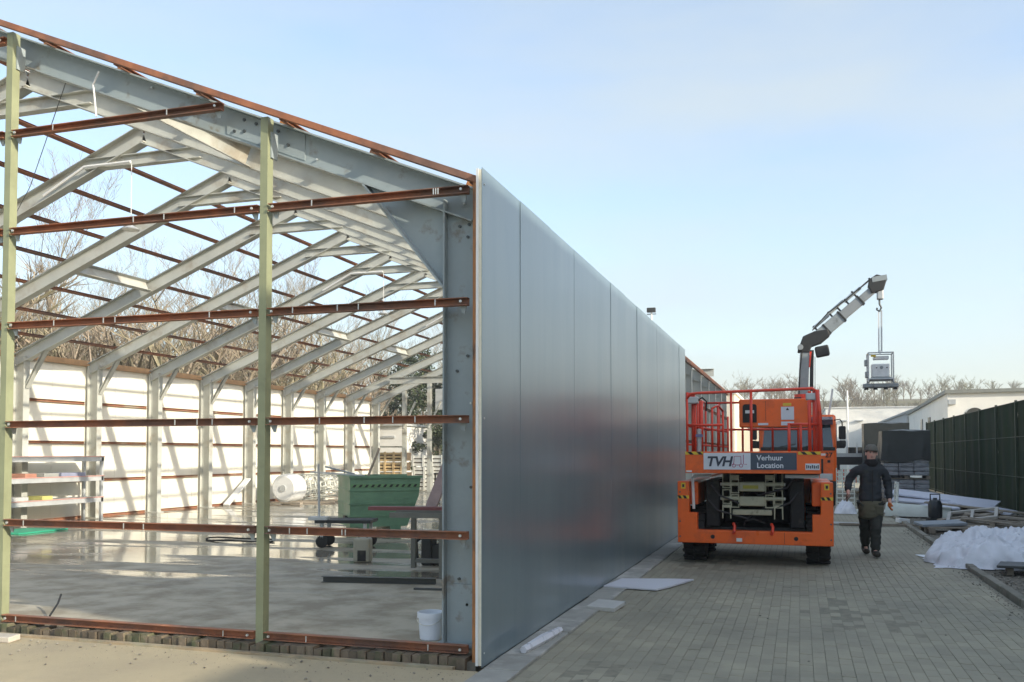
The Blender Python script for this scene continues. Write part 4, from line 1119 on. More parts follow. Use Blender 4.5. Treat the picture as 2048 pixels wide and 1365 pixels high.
# skeleton
pel=(0,0,.90); bel=(.0,.0,1.06); che=(.01,-.01,1.27); nkb=(.015,-.005,1.44); nk=(.02,-.01,1.50); hd=(.022,-.03,1.60); hd2=(.022,-.015,1.67)
sL=(-.195,.0,1.395); eL=(-.325,.04,1.175); wL=(-.345,-.12,1.01); hL=(-.35,-.17,.955)
sR=(.205,.0,1.385); eR=(.275,.08,1.12); wR=(.285,-.01,.885); hR=(.285,-.03,.81)
pL=(-.085,.02,.80); kL=(-.07,.06,.47); aL=(-.045,.30,.15); fL=(-.045,.18,.06)
pR=(.09,-.02,.80); kR=(.05,-.17,.48); aR=(.03,-.24,.11); fR=(.03,-.36,.06)
def V5(p, a, b=None): return (*p, a, b or a)
body = [V5(pel,.14,.11),V5(bel,.14,.10),V5(che,.15,.105),V5(nkb,.075,.075),V5(nk,.055,.06),V5(hd,.072,.088),V5(hd2,.070,.088),
        V5(sL,.06),V5(eL,.042),V5(wL,.03),V5(hL,.035,.02),V5(sR,.06),V5(eR,.042),V5(wR,.03),V5(hR,.035,.02),
        V5(pL,.085),V5(kL,.06),V5(aL,.034),V5(fL,.028,.024),V5(pR,.085),V5(kR,.06),V5(aR,.034),V5(fR,.028,.024)]
be = [(0,1),(1,2),(2,3),(3,4),(4,5),(5,6),(2,7),(7,8),(8,9),(9,10),(2,11),(11,12),(12,13),(13,14),(0,15),(15,16),(16,17),(17,18),(0,19),(19,20),(20,21),(21,22)]
bo = skin_mesh('body', body, be, skin_m, per)
jk = [V5((0,0,.80),.19,.155),V5((0,0,.95),.19,.145),V5(bel,.185,.14),V5(che,.195,.14),V5((.012,0,1.37),.15,.115),V5(nkb,.095,.09),
      V5(sL,.088),V5(eL,.066),V5(wL,.054),V5(sR,.088),V5(eR,.068),V5(wR,.052)]
skin_mesh('jacket', jk, [(0,1),(1,2),(2,3),(3,4),(4,5),(4,6),(6,7),(7,8),(4,9),(9,10),(10,11)], jacket_m, per, lvl=3, fold=.02)
MB().bar((.01,-.150,.86),(.015,-.150,1.36),.012,.012,up=(0,1,0)).build('zip', black, per)
tr = [V5((0,0,.90),.165,.13),V5(pL,.12,.12),V5((-.085,.01,.62),.108),V5(kL,.098),V5((-.06,.19,.29),.085),V5((-.045,.29,.12),.075),
      V5(pR,.12,.12),V5((.07,-.08,.62),.108),V5(kR,.098),V5((.04,-.21,.28),.088),V5((.03,-.24,.085),.078)]
skin_mesh('trousers', tr, [(0,1),(1,2),(2,3),(3,4),(4,5),(0,6),(6,7),(7,8),(8,9),(9,10)], trous_m, per, lvl=3, fold=.02)
sk = [V5((0,0,.90),.20,.16),V5((.0,-.01,.76),.215,.18),V5((.01,-.03,.66),.205,.19),V5((.01,-.03,.56),.195,.185)]
skin_mesh('work_apron', sk, [(0,1),(1,2),(2,3)], apron_m, per, lvl=3, fold=.02)
MB().obox((.11,-.165,.73),(.13,.05,.15),(0,0,8)).build('apron_pocket', apron_m, per, bevel=.02)
for (a, f, nm) in ((aL,fL,'boot'),(aR,fR,'boot')):
    ax, ay, az = a; fx, fy, fz = f; s = -1
    if nm and a is aL: pts = [V5((ax,ay+.0,.18),.07),V5((ax,ay+.03,.07),.066,.066),V5((ax,ay-.07,.05),.06,.05),V5((ax,ay-.18,.045),.056,.042)]
    else: pts = [V5((ax,ay+.0,.16),.072),V5((ax,ay+.04,.07),.066,.066),V5((ax,ay-.08,.06),.06,.055),V5((ax+.005,ay-.20,.06),.058,.05)]
    skin_mesh('boot', pts, [(0,1),(1,2),(2,3)], boot_m, per)
def hand(c, d, side, mat):
    # palm with four fingers and a thumb, slightly curled; d = direction of the fingers
    c = Vector(c); d = Vector(d).normalized(); w = Vector((0,1,0)) if abs(d.y) < .7 else Vector((1,0,0))
    n = d.cross(w).normalized()*side; w = n.cross(d).normalized()
    vs = [V5(c-d*.05,.032,.028), V5(c,.040,.020), V5(c+d*.035,.042,.018)]; es = [(0,1),(1,2)]
    for i, (o_, L_) in enumerate(((-.033,.062),(-.011,.074),(.011,.070),(.031,.054))):
        p = c+d*.04+w*o_; k = len(vs)
        vs += [V5(p,.0105), V5(p+d*L_*.5+n*.012,.0098), V5(p+d*L_*.75+n*.038,.009)]; es += [(2,k),(k,k+1),(k+1,k+2)]
    k = len(vs); p = c-w*.03-d*.008
    vs += [V5(p-w*.012+n*.008,.0125), V5(p-w*.026+d*.028+n*.022,.0115), V5(p-w*.022+d*.05+n*.036,.0095)]; es += [(1,k),(k,k+1),(k+1,k+2)]
    return skin_mesh('glove', vs, es, mat, per, root=1, lvl=1)
hand(hL, (-.02,-.45,-.9), -1, glove2_m)
hand(hR, (.0,-.25,-.97), 1, glove_m)
# head: face features, knitted hat, neck warmer
hx, hy, hz = .022, -.025, 1.615
MB().lathe([(.0,.0),(.014,.004),(.010,.03),(.0,.036)], (hx-.004,hy-.092,hz-.03), 10).build('nose', skin_m, per, smooth=True)
for s in (-1,1):
    MB().lathe([(0,-.008),(.010,-.004),(.011,.003),(0,.008)], (hx+s*.028,hy-.083,hz+.018), 10).build('eye', M('eye_dark', (.03,.02,.02), .3), per)
    MB().obox((hx+s*.028,hy-.088,hz+.036),(.034,.012,.007),(0,s*6,0)).build('eyebrow', boot_m, per)
    MB().obox((hx+s*.083,hy+.0,hz),(.016,.032,.05)).build('ear', skin_m, per, bevel=.006)
MB().obox((hx,hy-.086,hz-.052),(.042,.010,.009)).build('mouth', M('lips', (.32,.12,.10), .5), per, bevel=.003)
b = MB().lathe([(.088,-.005),(.098,.0),(.099,.03),(.096,.035),(.094,.06),(.082,.095),(.055,.118),(.0,.126)], (0,0,0), 20)
hat = b.build('beanie', knit_m, per, smooth=True); hat.location = (hx,hy+.012,hz+.035); hat.rotation_euler = (R(-8),R(4),0); hat.scale = (1,1.12,.92)
ws_ = MB().lathe([(.07,-.09),(.105,-.07),(.112,-.02),(.095,.03),(.080,.045),(.06,.03)], (hx,hy+.015,1.485), 20).build('neck_warmer', M('black_fleece', (.012,.012,.012), .95, 0, .3, 20, .6, 60), per, smooth=True)
MB().lathe([(.05,-.05),(.12,-.03),(.13,.02),(.09,.05)], (hx,.07,1.44), 16).build('hood', jacket_m, per, smooth=True)

# ================================================================== THINGS OUTSIDE, RIGHT
def one(b, name, mat, label, cat, group=None, **k):
    o = b.build(name, mat, None, **k); return tag(o, label, cat, group)
def crumple(name, mat, label, cat, cx, cy, rx, ry, h, seed, n=80, rz=0, base=0.):
    """crumpled film: an uneven closed heap"""
    from mathutils import noise
    rg = random.Random(seed); vs = []; fs = []; m = n
    for i in range(m+1):
        for j in range(m+1):
            x = -1+2*i/m; y = -1+2*j/m
            e = max(0, 1-(abs(x)**2.2+abs(y)**2.2))
            q = Vector((x*2.3+seed, y*2.3, seed*.7))
            w1 = Vector((noise.noise(q*1.2),noise.noise(q*1.2+Vector((9,0,0))),0))*.7
            z = h*(e**.55)*(.55+.55*noise.noise(q*.9)+.34*(1-2*abs(noise.noise(q*1.5+w1)))*.6+.12*(1-2*abs(noise.noise(q*3.6+w1)))+.07*(1-2*abs(noise.noise(q*7.5+w1*2)))) + .02*e
            wx = x*rx*(1+.12*noise.noise(q*1.7+Vector((5,0,0)))); wy = y*ry*(1+.15*noise.noise(q*1.7+Vector((0,7,0))))
            vs.append((cx+wx, cy+wy, max(base, base+z)+.004))
    for i in range(m):
        for j in range(m):
            a = i*(m+1)+j; fs.append((a,a+m+1,a+m+2,a+1))
    return one(MB().add(vs, fs), name, mat, label, cat, smooth=True)
crumple('plastic_film', plastic_film, 'big crumpled heap of white plastic film spilling over the kerb', 'plastic film', 2.75, 15.0, .95, .85, .52, 3)
t = thing('trough_lid', 'dark shallow board propped in front of the plastic film heap', 'board', (2.95, 13.75, 0))
MB().plate([(-.48,-.22),(.6,-.30),(.6,.32),(-.34,.30)], .10, .135).build('panel', M('dark_board', (.05,.055,.055), .5, 0, .3, 6), t, bevel=.01)
for x,y in ((-.3,-.1),(.45,-.15),(.45,.2),(-.25,.2)): MB().box(x-.04,x+.04,y-.04,y+.04,0,.1).build('block', grey_wood, t)

def pallet(name, label, loc, rz=0, tilt=(0,0), n=5, L_=1.2, W=.8, mat=grey_wood, group=None, missing=()):
    t = thing(name, label, 'pallet', loc, rz, group); t.rotation_euler = (R(tilt[0]), R(tilt[1]), R(rz))
    for i in range(n):
        if i in missing: continue
        y = -W/2+.05+(W-.1)*i/(n-1)
        MB().obox((random.uniform(-.01,.01),y,.132),(L_,.095,.022),(0,0,random.uniform(-1,1))).build('top_slat', mat, t)
    for x in (-L_/2+.05,0,L_/2-.05):
        MB().box(x-.05,x+.05,-W/2,W/2,.098,.120).build('bearer', mat, t)
        for y in (-W/2+.06,0,W/2-.06): MB().box(x-.05,x+.05,y-.06,y+.06,.022,.098).build('block', mat, t)
    for y in (-W/2+.06,0,W/2-.06): MB().obox((0,y,.011),(L_,.095,.022)).build('bottom_slat', mat, t)
    return t
pallet('wooden_pallet', 'weathered pallet lying flat nearest the kerb in the debris', (3.05,20.4,0), 8, L_=1.3)
pallet('wooden_pallet', 'weathered pallet tipped on the debris beside the window frame', (3.9,21.6,.10), -14, (6,4), missing=(2,))
pallet('wooden_pallet', 'weathered pallet at the back of the debris by the fence', (4.4,23.4,.05), 24, (-4,3))
t = one(MB().obox((2.72,20.5,.185),(.86,.62,.06),(2,-3,10)), 'paving_slab', M('blue_grey_slab', (.26,.29,.32), .75, 0, .15, 7, .2, 50), 'grey blue slab lying on the pallet nearest the kerb', 'slab', bevel=.015)
# scattered boards
bd = [((2.0,21.9,.03),(2.35,.10,.05),(0,0,2),'long thin batten lying across the kerb before the debris'),
      ((4.7,22.6,.16),(1.9,.18,.035),(0,4,-38),'pale board slanting towards the fence at the right of the debris'),
      ((4.2,24.6,.28),(2.6,.20,.03),(3,5,-20),'dark board on top of the debris under the white panels'),
      ((3.6,22.5,.22),(1.6,.14,.03),(0,-5,30),'short plank lying askew across two pallets'),
      ((5.0,20.4,.05),(1.5,.16,.04),(0,2,-55),'pale plank by the fence above the plastic film'),
      ((3.4,19.5,.03),(1.2,.09,.03),(0,0,-8),'broken lath on the gravel in front of the pallets'),
      ((4.4,20.9,.12),(1.1,.12,.03),(0,6,-30),'grey plank leaning on the tipped pallet')]
for i,(c,s,r,lb) in enumerate(bd):
    one(MB().obox(c,s,r), 'loose_board', (wood if i in (1,4) else grey_wood), lb, 'board', 'loose boards in the debris', bevel=.004)
# window frame lying in the debris
t = thing('window_frame', 'pale empty window frame lying tilted on the debris', 'frame', (3.55,21.9,.26), -12); t.rotation_euler = (R(14),R(-8),R(-14))
for (x0,x1,y0,y1) in ((-.5,.5,-.35,-.28),(-.5,.5,.28,.35),(-.5,-.43,-.28,.28),(.43,.5,-.28,.28),(-.03,.03,-.28,.28)):
    MB().box(x0,x1,y0,y1,0,.05).build('frame_bar', M('pale_frame', (.42,.40,.36), .7), t)
# white insulation panels
foam_m = M('lilac_foam', (.55,.57,.66), .6, 0, .06, 4)
for i,(c,s,r,lb) in enumerate([((3.75,27.6,.40),(2.7,1.0,.045),(5,6,-18),'topmost white insulation panel sloping down to the fence'),
      ((3.5,27.0,.30),(2.2,.9,.045),(4,3,-8),'white insulation panel just under the topmost one'),
      ((4.5,26.3,.22),(1.5,.7,.05),(4,10,-24),'white insulation panel reaching furthest towards the fence'),
      ((3.1,26.0,.19),(1.5,.7,.05),(8,-4,12),'white insulation panel end resting beside the black canister')]):
    one(MB().obox(c,s,r), 'insulation_sheet', foam_m, lb, 'panel', 'white insulation panels on the debris', bevel=.006)
t = thing('support_stack', 'dark low stack of battens under the white insulation panels', 'timber', (3.9,27.0,-.01))
for k in range(2):
    for j in range(4):
        if k % 2: MB().box(-1+j*.62,-.9+j*.62,-.8,.8,k*.085,k*.085+.08).build('batten', grey_wood, t)
        else: MB().box(-1.05,1.05,-.75+j*.46,-.65+j*.46,k*.085,k*.085+.08).build('batten', grey_wood, t)
# rolled white sheet: a curved shell
def shell(name, label, cat, cx, cy, r, L_, a0, a1, rz, mat, th=.03, z=0):
    vs = []; n = 14; m = 6; c_, s_ = math.cos(R(rz)), math.sin(R(rz))
    for k in range(m+1):
        for i in range(n+1):
            for rr in (r*(1-.25*k/m), r*(1-.25*k/m)-th):
                a = R(a0+(a1-a0)*i/n); u = -L_/2+L_*k/m; w = rr*math.cos(a); vs.append((cx+u*c_-w*s_, cy+u*s_+w*c_, z+rr*math.sin(a)))
    q = 2*(n+1); fs = []
    for k in range(m):
        for i in range(n):
            a = k*q+i*2; fs += [(a,a+2,a+q+2,a+q),(a+1,a+q+1,a+q+3,a+3)]
    for k in (0,m):
        for i in range(n): a = k*q+i*2; fs.append((a,a+1,a+3,a+2))
    for k in range(m):
        for i in (0,n): a = k*q+i*2; fs.append((a,a+q,a+q+1,a+1))
    return one(MB().add(vs,fs), name, mat, label, cat, auto=40)
shell('curved_sheet', 'pale curled sheet lying like a half pipe at the debris edge', 'sheet', 2.85, 25.2, .36, 1.5, 0, 175, -12, M('pale_sheet', (.52,.55,.50), .6, 0, .1, 4))
# black canister with handle
t = thing('canister', 'black canister with a square handle standing among the debris', 'canister', (3.03,23.6,0), 10); t.scale = (.82,.82,.86)
MB().lathe([(.0,0),(.17,0),(.19,.03),(.19,.36),(.15,.46),(.06,.50),(.05,.54),(0,.54)], (0,0,.12), 18).build('body', M('black_plastic', (.02,.025,.03), .4), t, auto=40)
MB().tube([(-.13,0,.54),(-.13,0,.76),(.13,0,.76),(.13,0,.54)], .022, 6).build('handle', M('black_plastic2', (.03,.035,.04), .4), t)
MB().box(-.2,.2,-.2,.2,0,.12).build('base', darkmetal, t)
# wrapped pallet stacks under dark tarps
def wrapped(name, label, loc, w, d, zs, tz, rz=0):
    t = thing(name, label, 'pallet stack', loc, rz)
    wrap_m = M('wrapped_goods', (.30,.32,.35), .35, 0, .3, 6, .7, 22, c2=(.18,.19,.21), c2s=4, c2t=(.45,.6), stretch=(1,1,3))
    z0 = 0
    for z1 in zs:
        MB().box(-w/2,w/2,-d/2,d/2,z0,z0+.022).build('pallet_deck', grey_wood, t)
        for x in (-w/2+.06,0,w/2-.06): MB().box(x-.06,x+.06,-d/2,d/2,z0+.022,z0+.11).build('pallet_bearer', grey_wood, t)
        nr = 4; h = (z1-z0-.12)/nr
        for r in range(nr):
            for c in range(3):
                a = -w/2+.02+(w-.04)*c/3
                MB().box(a+.006,a+(w-.04)/3-.006,-d/2+.02+random.uniform(0,.02),d/2-.02,z0+.12+r*h,z0+.12+(r+1)*h-.012).build('wrapped_pack', wrap_m, t, bevel=.02)
        z0 = z1
    # tarp: draped shell with folds
    from mathutils import noise
    b = MB(); n = 40; prof = []
    per_ = 2*(w+d)
    for i in range(n*2):
        s = i/(n*2)*per_; 
        if s < w: x,y = -w/2+s,-d/2
        elif s < w+d: x,y = w/2,-d/2+(s-w)
        elif s < 2*w+d: x,y = w/2-(s-w-d),d/2
        else: x,y = -w/2,d/2-(s-2*w-d)
        prof.append((x,y))
    top, bot = tz
    m = 8; vs = []
    for k in range(m+1):
        f = k/m; z = top-(top-bot)*f
        for i,(x,y) in enumerate(prof):
            q = Vector((x*2.2,y*2.2,f*.9+loc[0])); o_ = 1.03 + f*(.16*noise.noise(q*1.1)+.10*noise.noise(Vector((i*.21,f*.8,loc[1])))) + .035*noise.noise(q*3.2)*min(1,f*3)
            o_ = max(o_, 1.025)
            vs.append((x*o_, y*o_, z-.20*noise.noise(Vector((x*1.3,y*1.3,9)))*f-.05*abs(noise.noise(Vector((x*2,y*2,4)))) - (.05 if k == 0 else 0)*0))
    N_ = len(prof); fs = [(k*N_+i,k*N_+(i+1)%N_,(k+1)*N_+(i+1)%N_,(k+1)*N_+i) for k in range(m) for i in range(N_)]
    vs.append((0,0,top+.05)); fs += [(i,(i+1)%N_,len(vs)-1) for i in range(N_)]
    b.add(vs,fs); b.build('tarp', tarp, t, auto=50)
    return t
wrapped('wrapped_stack', 'wrapped pallet stack with dark tarp over its top, behind the walking person', (3.36,33.4,0), 1.45, 1.2, (.76,1.45,2.05), (2.38,1.36))
wrapped('wrapped_stack', 'tarp covered stack standing behind and left of the wrapped pallet stack', (3.0,36.2,0), 1.5, 1.2, (.9,1.8), (2.72,.5))
# white slatted tray, bent up at one end
t = thing('slatted_tray', 'white slatted plastic tray with bent up end behind the walking person', 'tray', (2.05,26.6,0), 0)
prof = [(-.85,.05),(.15,.05),(.30,.09),(.37,.18),(.40,.32),(.43,.85)]
b = MB()
for y in (-.3,.3): b.tube([(x,y,z) for x,z in prof], .035, 6)
b.build('side_rail', M('white_plastic', (.66,.68,.62), .5), t)
for i in range(len(prof)-1):
    (x0,z0),(x1,z1) = prof[i],prof[i+1]; n = max(1,int(math.hypot(x1-x0,z1-z0)/.09))
    for k in range(n):
        f = (k+.5)/n; MB().box(x0+(x1-x0)*f-.02,x0+(x1-x0)*f+.02,-.3,.3,z0+(z1-z0)*f-.015,z0+(z1-z0)*f+.015).build('slat', M('white_plastic_s', (.62,.64,.58), .5) if (i==0 and k==0) else bpy.data.materials['white_plastic_s'], t)
t = thing('lattice_crate', 'white lattice crate standing between the lift and the walking person', 'crate', (1.22,27.5,0), 0)
for r in range(9): MB().box(-.25,.25,-.02,.0,.1+r*.12,.135+r*.12).build('slat', bpy.data.materials['white_plastic'], t)
for c in range(4): MB().box(-.25+c*.155,-.22+c*.155,-.0,.02,.05,1.2).build('upright', bpy.data.materials['white_plastic'], t)
MB().box(-.25,.25,.03,.5,.05,.09).build('base', bpy.data.materials['white_plastic'], t)
crumple('white_sack', plastic_film, 'small pile of white sacks at the foot of the lattice crate', 'sacks', 1.15, 26.2, .28, .25, .34, 8, n=18)
one(MB().tube([(.55,22.1,.03),(1.0,21.95,.03),(1.6,21.85,.025)], .035, 8), 'grey_pipe', lgrey, 'grey pipe lying across the lane behind the walking person', 'pipe')
one(MB().obox((2.25,22.9,.06),(.26,.2,.1),(0,5,20)), 'white_block', white_p, 'small white block on the kerb at the debris corner', 'block', bevel=.01)
# flatbed trailer behind
t = thing('flatbed_trailer', 'dark flatbed trailer with clutter parked behind the walking person', 'trailer', (1.9,38.5,0))
MB().box(-1.1,1.1,-1.6,3.0,1.18,1.48).build('deck', M('trailer_black', (.025,.022,.02), .6), t)
MB().box(-1.1,1.1,-1.65,-1.6,1.48,1.62).build('front_board', lgrey, t)
for s in (-1,1):
    for y in (.2,1.3):
        w = MB().lathe([(.15,-.12),(.40,-.12),(.46,-.08),(.46,.08),(.40,.12),(.15,.12)], (s*.85,y,.46), 20, 'X').build('wheel', black, t, auto=35)
        MB().lathe([(.03,-.02),(.22,-.03),(.03,.04)], (s*.95,y,.46), 12, 'X').build('rim', lgrey, w)
    MB().box(s*.5-.05,s*.5+.05,-1.5,2.9,.98,1.18).build('chassis_beam', darkmetal, t)
for x in (-.6,-.2,.15,.5): MB().box(x,x+.05,-1.3,-1.25,1.62,2.0+.3*random.random()).build('stake', white_p, t)
for r in range(3): MB().box(-1.0,.2,-1.62,-1.58,.55+r*.17,.58+r*.17).build('grating', lgrey, t)
for c in range(6): MB().box(-1.0+c*.22,-.97+c*.22,-1.64,-1.6,.5,1.0).build('grating', redrail, t)
MB().obox((.1,-.9,1.68),(.5,.4,.34),(0,0,12)).build('tool_box', darkmetal, t)

# sheets lying on the lane by the cladding
lm = M('white_sheet', (.66,.67,.72), .45, 0, .07, 3)
one(MB().plate([(-2.27,10.85),(-1.62,10.75),(-1.50,11.05),(-1.30,11.75),(-1.55,11.72),(-2.18,11.55)], .012, .030), 'insulation_offcut', lm, 'large white panel offcut lying on the paving by the cladding', 'panel')
one(MB().obox((-1.95,9.45,.03),(.30,.40,.04),(2,1,-6)), 'insulation_tile', M('pale_tile', (.52,.52,.49), .7, 0, .1, 8), 'small pale square tile on the edge of the paving by the cladding', 'tile', bevel=.004)
one(MB().tube([(-2.13,7.05,.045),(-2.09,7.5,.05),(-2.06,7.95,.045)], [.03,.042,.03], 6), 'film_roll', plastic_film, 'short white roll of film lying at the foot of the cladding', 'film roll')
one(MB().obox((-6.63,6.26,.022),(.30,.14,.05),(2,0,6)), 'pale_brick', M('pale_brick', (.52,.47,.40), .8, 0, .15, 10, .3, 60), 'single pale brick lying on the sunny forecourt', 'brick', bevel=.008)

# ================================================================== THINGS INSIDE THE HALL
# white bucket
t = thing('bucket', 'white plastic bucket beside the front corner column', 'bucket', (-2.90,6.98,FZ)); t.scale = (.66,.66,.64)
MB().lathe([(.0,.0),(.125,.0),(.135,.01),(.155,.28),(.168,.28),(.170,.345),(.160,.35),(.155,.345),(.14,.06),(.0,.05)], (0,0,0), 28).build('pail', M('bucket_white', (.70,.74,.80), .4, 0, .05), t, auto=40)
MB().tube([(.17*math.cos(a),.17*math.sin(a)-.0,.30-.10*abs(math.sin(a))*1) for a in [math.pi*k/12+math.pi for k in range(13)]], .005, 5).build('handle', bolt_l, t)
# green tipping skip
sk_ = thing('green_skip', 'green tipping skip with hazard stripes standing on the wet floor', 'skip', (-7.75,16.0,FZ), 38)
b = MB(); W2, D2 = .66, .62
prof = [(-W2,.16),(.42,.16),(W2-.02,.72),(W2+.02,1.06),(-W2,1.06)]
t_ = .03
b.prism(prof, -D2, -D2+t_); b.prism(prof, D2-t_, D2)
b.box(-W2,-W2+t_,-D2+t_,D2-t_,.16,1.06); b.box(-W2+t_,.42,-D2+t_,D2-t_,.16,.19)
b.add([(.42,-D2+t_,.16),(W2-.02,-D2+t_,.72),(W2+.02,-D2+t_,1.06),(.42,D2-t_,.16),(W2-.02,D2-t_,.72),(W2+.02,D2-t_,1.06),
       (.39,-D2+t_,.18),(W2-.05,-D2+t_,.73),(W2-.01,-D2+t_,1.06),(.39,D2-t_,.18),(W2-.05,D2-t_,.73),(W2-.01,D2-t_,1.06)],
      [(0,1,4,3),(1,2,5,4),(6,9,10,7),(7,10,11,8),(2,8,11,5)])
b.build('bin', green_paint, sk_)
MB().box(-W2-.02,W2+.05,-D2-.025,-D2+.04,1.055,1.10).build('rim', green_paint, sk_)
MB().box(-W2-.02,W2+.05,D2-.04,D2+.025,1.055,1.10).build('rim', green_paint, sk_)
MB().box(-W2-.025,-W2+.03,-D2+.04,D2-.04,1.055,1.10).build('rim', green_paint, sk_)
for z, xr in ((.83,W2-.02),(.58,.58),(.36,.50)):
    MB().box(-W2-.012,xr,-D2-.014,-D2-.001,z-.012,z+.012).build('rib', green_paint, sk_)
    MB().box(-W2-.014,-W2-.001,-D2-.0005,D2,z-.012,z+.012).build('rib', green_paint, sk_)
band = MB().box(-W2+.02,W2,-D2-.006,-D2-.001,.885,.945).build('hazard_band', M('band_green', (.14,.28,.13), .5), sk_)
for i in range(11):
    x = -W2+.04+i*.115
    MB().prism([(x,.89),(x+.05,.89),(x+.085,.94),(x+.035,.94)], -D2-.009, -D2-.0065).build('hazard_stripe', darkmetal, band)
for x in (-.40,.20): MB().box(x-.10,x+.10,-D2,D2,.0,.158).build('fork_pocket', green_paint, sk_)
MB().obox((-W2-.03,-.35,.30),(.06,.18,.12)).build('latch', darkmetal, sk_)
one(MB().bar((-8.02,15.95,1.0),(-7.80,16.15,1.72),.07,.03), 'leaning_batten', grey_wood, 'grey batten sticking up out of the green skip', 'batten')
one(MB().bar((-8.95,15.55,1.26),(-7.85,15.60,1.20),.09,.025), 'scrap_strip', lgrey, 'flat scrap strip lying over the rim of the green skip', 'scrap')
one(MB().bar((-8.75,15.75,1.36),(-8.10,15.70,1.22),.04,.03), 'scrap_bar', grey_m, 'thin scrap bar poking out left of the green skip', 'scrap')
# hand cart in front of the skip
t = thing('hand_cart', 'low wheeled cart with upright pole before the green skip', 'cart', (-7.05,13.4,FZ), 14)
MB().box(-.45,.45,-.3,.3,.40,.45).build('deck', darkmetal, t)
MB().tube([(-.40,-.2,.45),(-.42,-.2,1.35)], .02, 6).build('pole', lgrey, t)
MB().box(-.55,-.25,-.32,-.1,.452,.50).build('tray', lgrey, t)
for x in (-.35,.35):
    for y in (-.22,.22):
        MB().box(x-.025,x+.025,y-.02,y+.02,.16,.40).build('fork', lgrey, t)
        MB().lathe([(.02,-.02),(.085,-.02),(.10,-.012),(.10,.012),(.085,.02),(.02,.02)], (x,y,.10), 18, 'Y').build('castor', black, t, auto=35)
# workbench with planks on it
t = thing('workbench', 'steel workbench with a reddish plank on top right of the skip', 'workbench', (-4.55,10.6,FZ), 6)
for x,y in ((.40,-.42),(.40,.42),(-.22,.42)):
    MB().rtube((x,y,.03),(x,y,.74),.06,.06,.006,up=(0,1,0)).build('leg', M('bench_steel', (.16,.16,.14), .55, .2, .2), t)
bsm = bpy.data.materials['bench_steel']
MB().box(-.25,.46,-.46,-.38,.74,.80).build('top_rail', bsm, t); MB().box(-.25,.46,.38,.46,.74,.80).build('top_rail', bsm, t)
MB().box(-.20,.38,.39,.45,.10,.15).build('stretcher', bsm, t)
MB().box(.37,.43,-.37,.37,.10,.15).build('stretcher', bsm, t)
for k in range(5): MB().box(-.20,.44,-.36+k*.15,-.25+k*.15,.80,.825).build('slat', bsm, t)
one(MB().obox((-4.62,10.35,.94),(.95,.16,.045),(0,0,8)), 'red_plank', M('red_plank', (.22,.07,.07), .6, 0, .2, 6), 'dark red plank lying on the front of the workbench', 'plank')
one(MB().bar((-4.42,10.62,.93),(-4.30,11.05,1.62),.15,.03,up=(0,-1,.3)), 'leaning_plank', M('mauve_plank', (.33,.24,.22), .7, 0, .2, 6), 'pinkish plank leaning up from the workbench', 'plank')
t = thing('bench_vise', 'black machine part with wheel standing under the workbench', 'machine part', (-4.85,11.6,FZ))
MB().obox((0,0,.22),(.16,.2,.44)).build('block', darkmetal, t, bevel=.02)
MB().lathe([(.03,-.03),(.13,-.03),(.15,0),(.13,.03),(.03,.03)], (.16,-.05,.15), 16, 'Y').build('wheel', darkmetal, t)
MB().tube([(-.1,0,.4),(-.2,.0,.3),(-.18,0,.05)], .03, 6).build('arm', darkmetal, t)
t = thing('jerry_can', 'beige can with dark front on the wet floor before the skip', 'can', (-5.85,11.6,FZ), 10)
MB().box(-.12,.12,-.09,.09,0,.34).build('body', M('beige_can', (.33,.31,.24), .5), t, bevel=.03)
MB().box(-.05,.07,-.095,-.091,.02,.17).build('label', black, t)
MB().tube([(-.06,0,.33),(-.06,0,.39),(.06,0,.39),(.06,0,.33)], .012, 6).build('handle', darkmetal, t)
one(MB().chan((-5.40,9.66,FZ+.035),(-4.05,9.88,FZ+.035),.07,.07,.006), 'steel_channel', M('dark_steel_bar', (.085,.09,.085), .55, .3, .2), 'long dark steel channel lying on the floor before the workbench', 'steel bar')
one(MB().obox((-3.95,9.45,FZ+.012),(.34,.05,.02),(0,0,8)), 'short_bar', bpy.data.materials['dark_steel_bar'], 'short dark bar on the floor behind the corner column', 'steel bar')
# shelving rack against the left wall
t = thing('shelf_rack', 'grey steel shelf rack with goods along the white wall', 'shelf rack', (-15.45,15.6,FZ))
for y in (-1.45,1.45):
    for x in (-.25,.25): MB().rtube((x,y,0),(x,y,1.42),.06,.06,.006,up=(0,1,0)).build('upright', lgrey, t)
for z in (.42,.90,1.34):
    MB().box(-.28,.28,-1.50,1.50,z,z+.11).build('shelf', lgrey, t)
    MB().box(.285,.295,-1.5,1.5,z+.10,z+.118).build('shelf_edge', M('pink_edge', (.55,.30,.26), .6) if z == .42 else bpy.data.materials['pink_edge'], t)
gcol = [(.42,.20,.14),(.33,.34,.32),(.26,.28,.38),(.50,.48,.16),(.5,.5,.48)]
gn = ['small red box','grey motor housing','long blue box','yellow box','white carton']
for i,(y,z,L_) in enumerate(((-.55,1.01,.3),(.0,1.01,.4),(.62,1.01,.7),(-.1,.53,.28),(-.85,.53,.5))):
    one(MB().box(-15.6,-15.2,15.6+y-L_/2,15.6+y+L_/2,FZ+z+.002,FZ+z+.085), 'shelf_box', M('goods_%d' % i, gcol[i], .6), gn[i]+' on the grey shelf rack', 'box', bevel=.01)
one(MB().plate([(-14.9,13.3),(-13.9,13.5),(-13.9,14.7),(-14.7,14.6)], FZ+.004, FZ+.03), 'green_mat', M('green_mat', (.03,.34,.20), .5, 0, .1), 'bright green mat on the floor by the left gable post', 'mat')
one(MB().tube([(-9.3+.62*math.cos(a)*1.1-.1*math.sin(a), 13.75+.30*math.sin(a), FZ+.02+.01*math.sin(3*a)) for a in [k*.35 for k in range(20)]], .014, 6), 'cable_loop', black, 'black cable loop lying on the wet floor', 'cable')
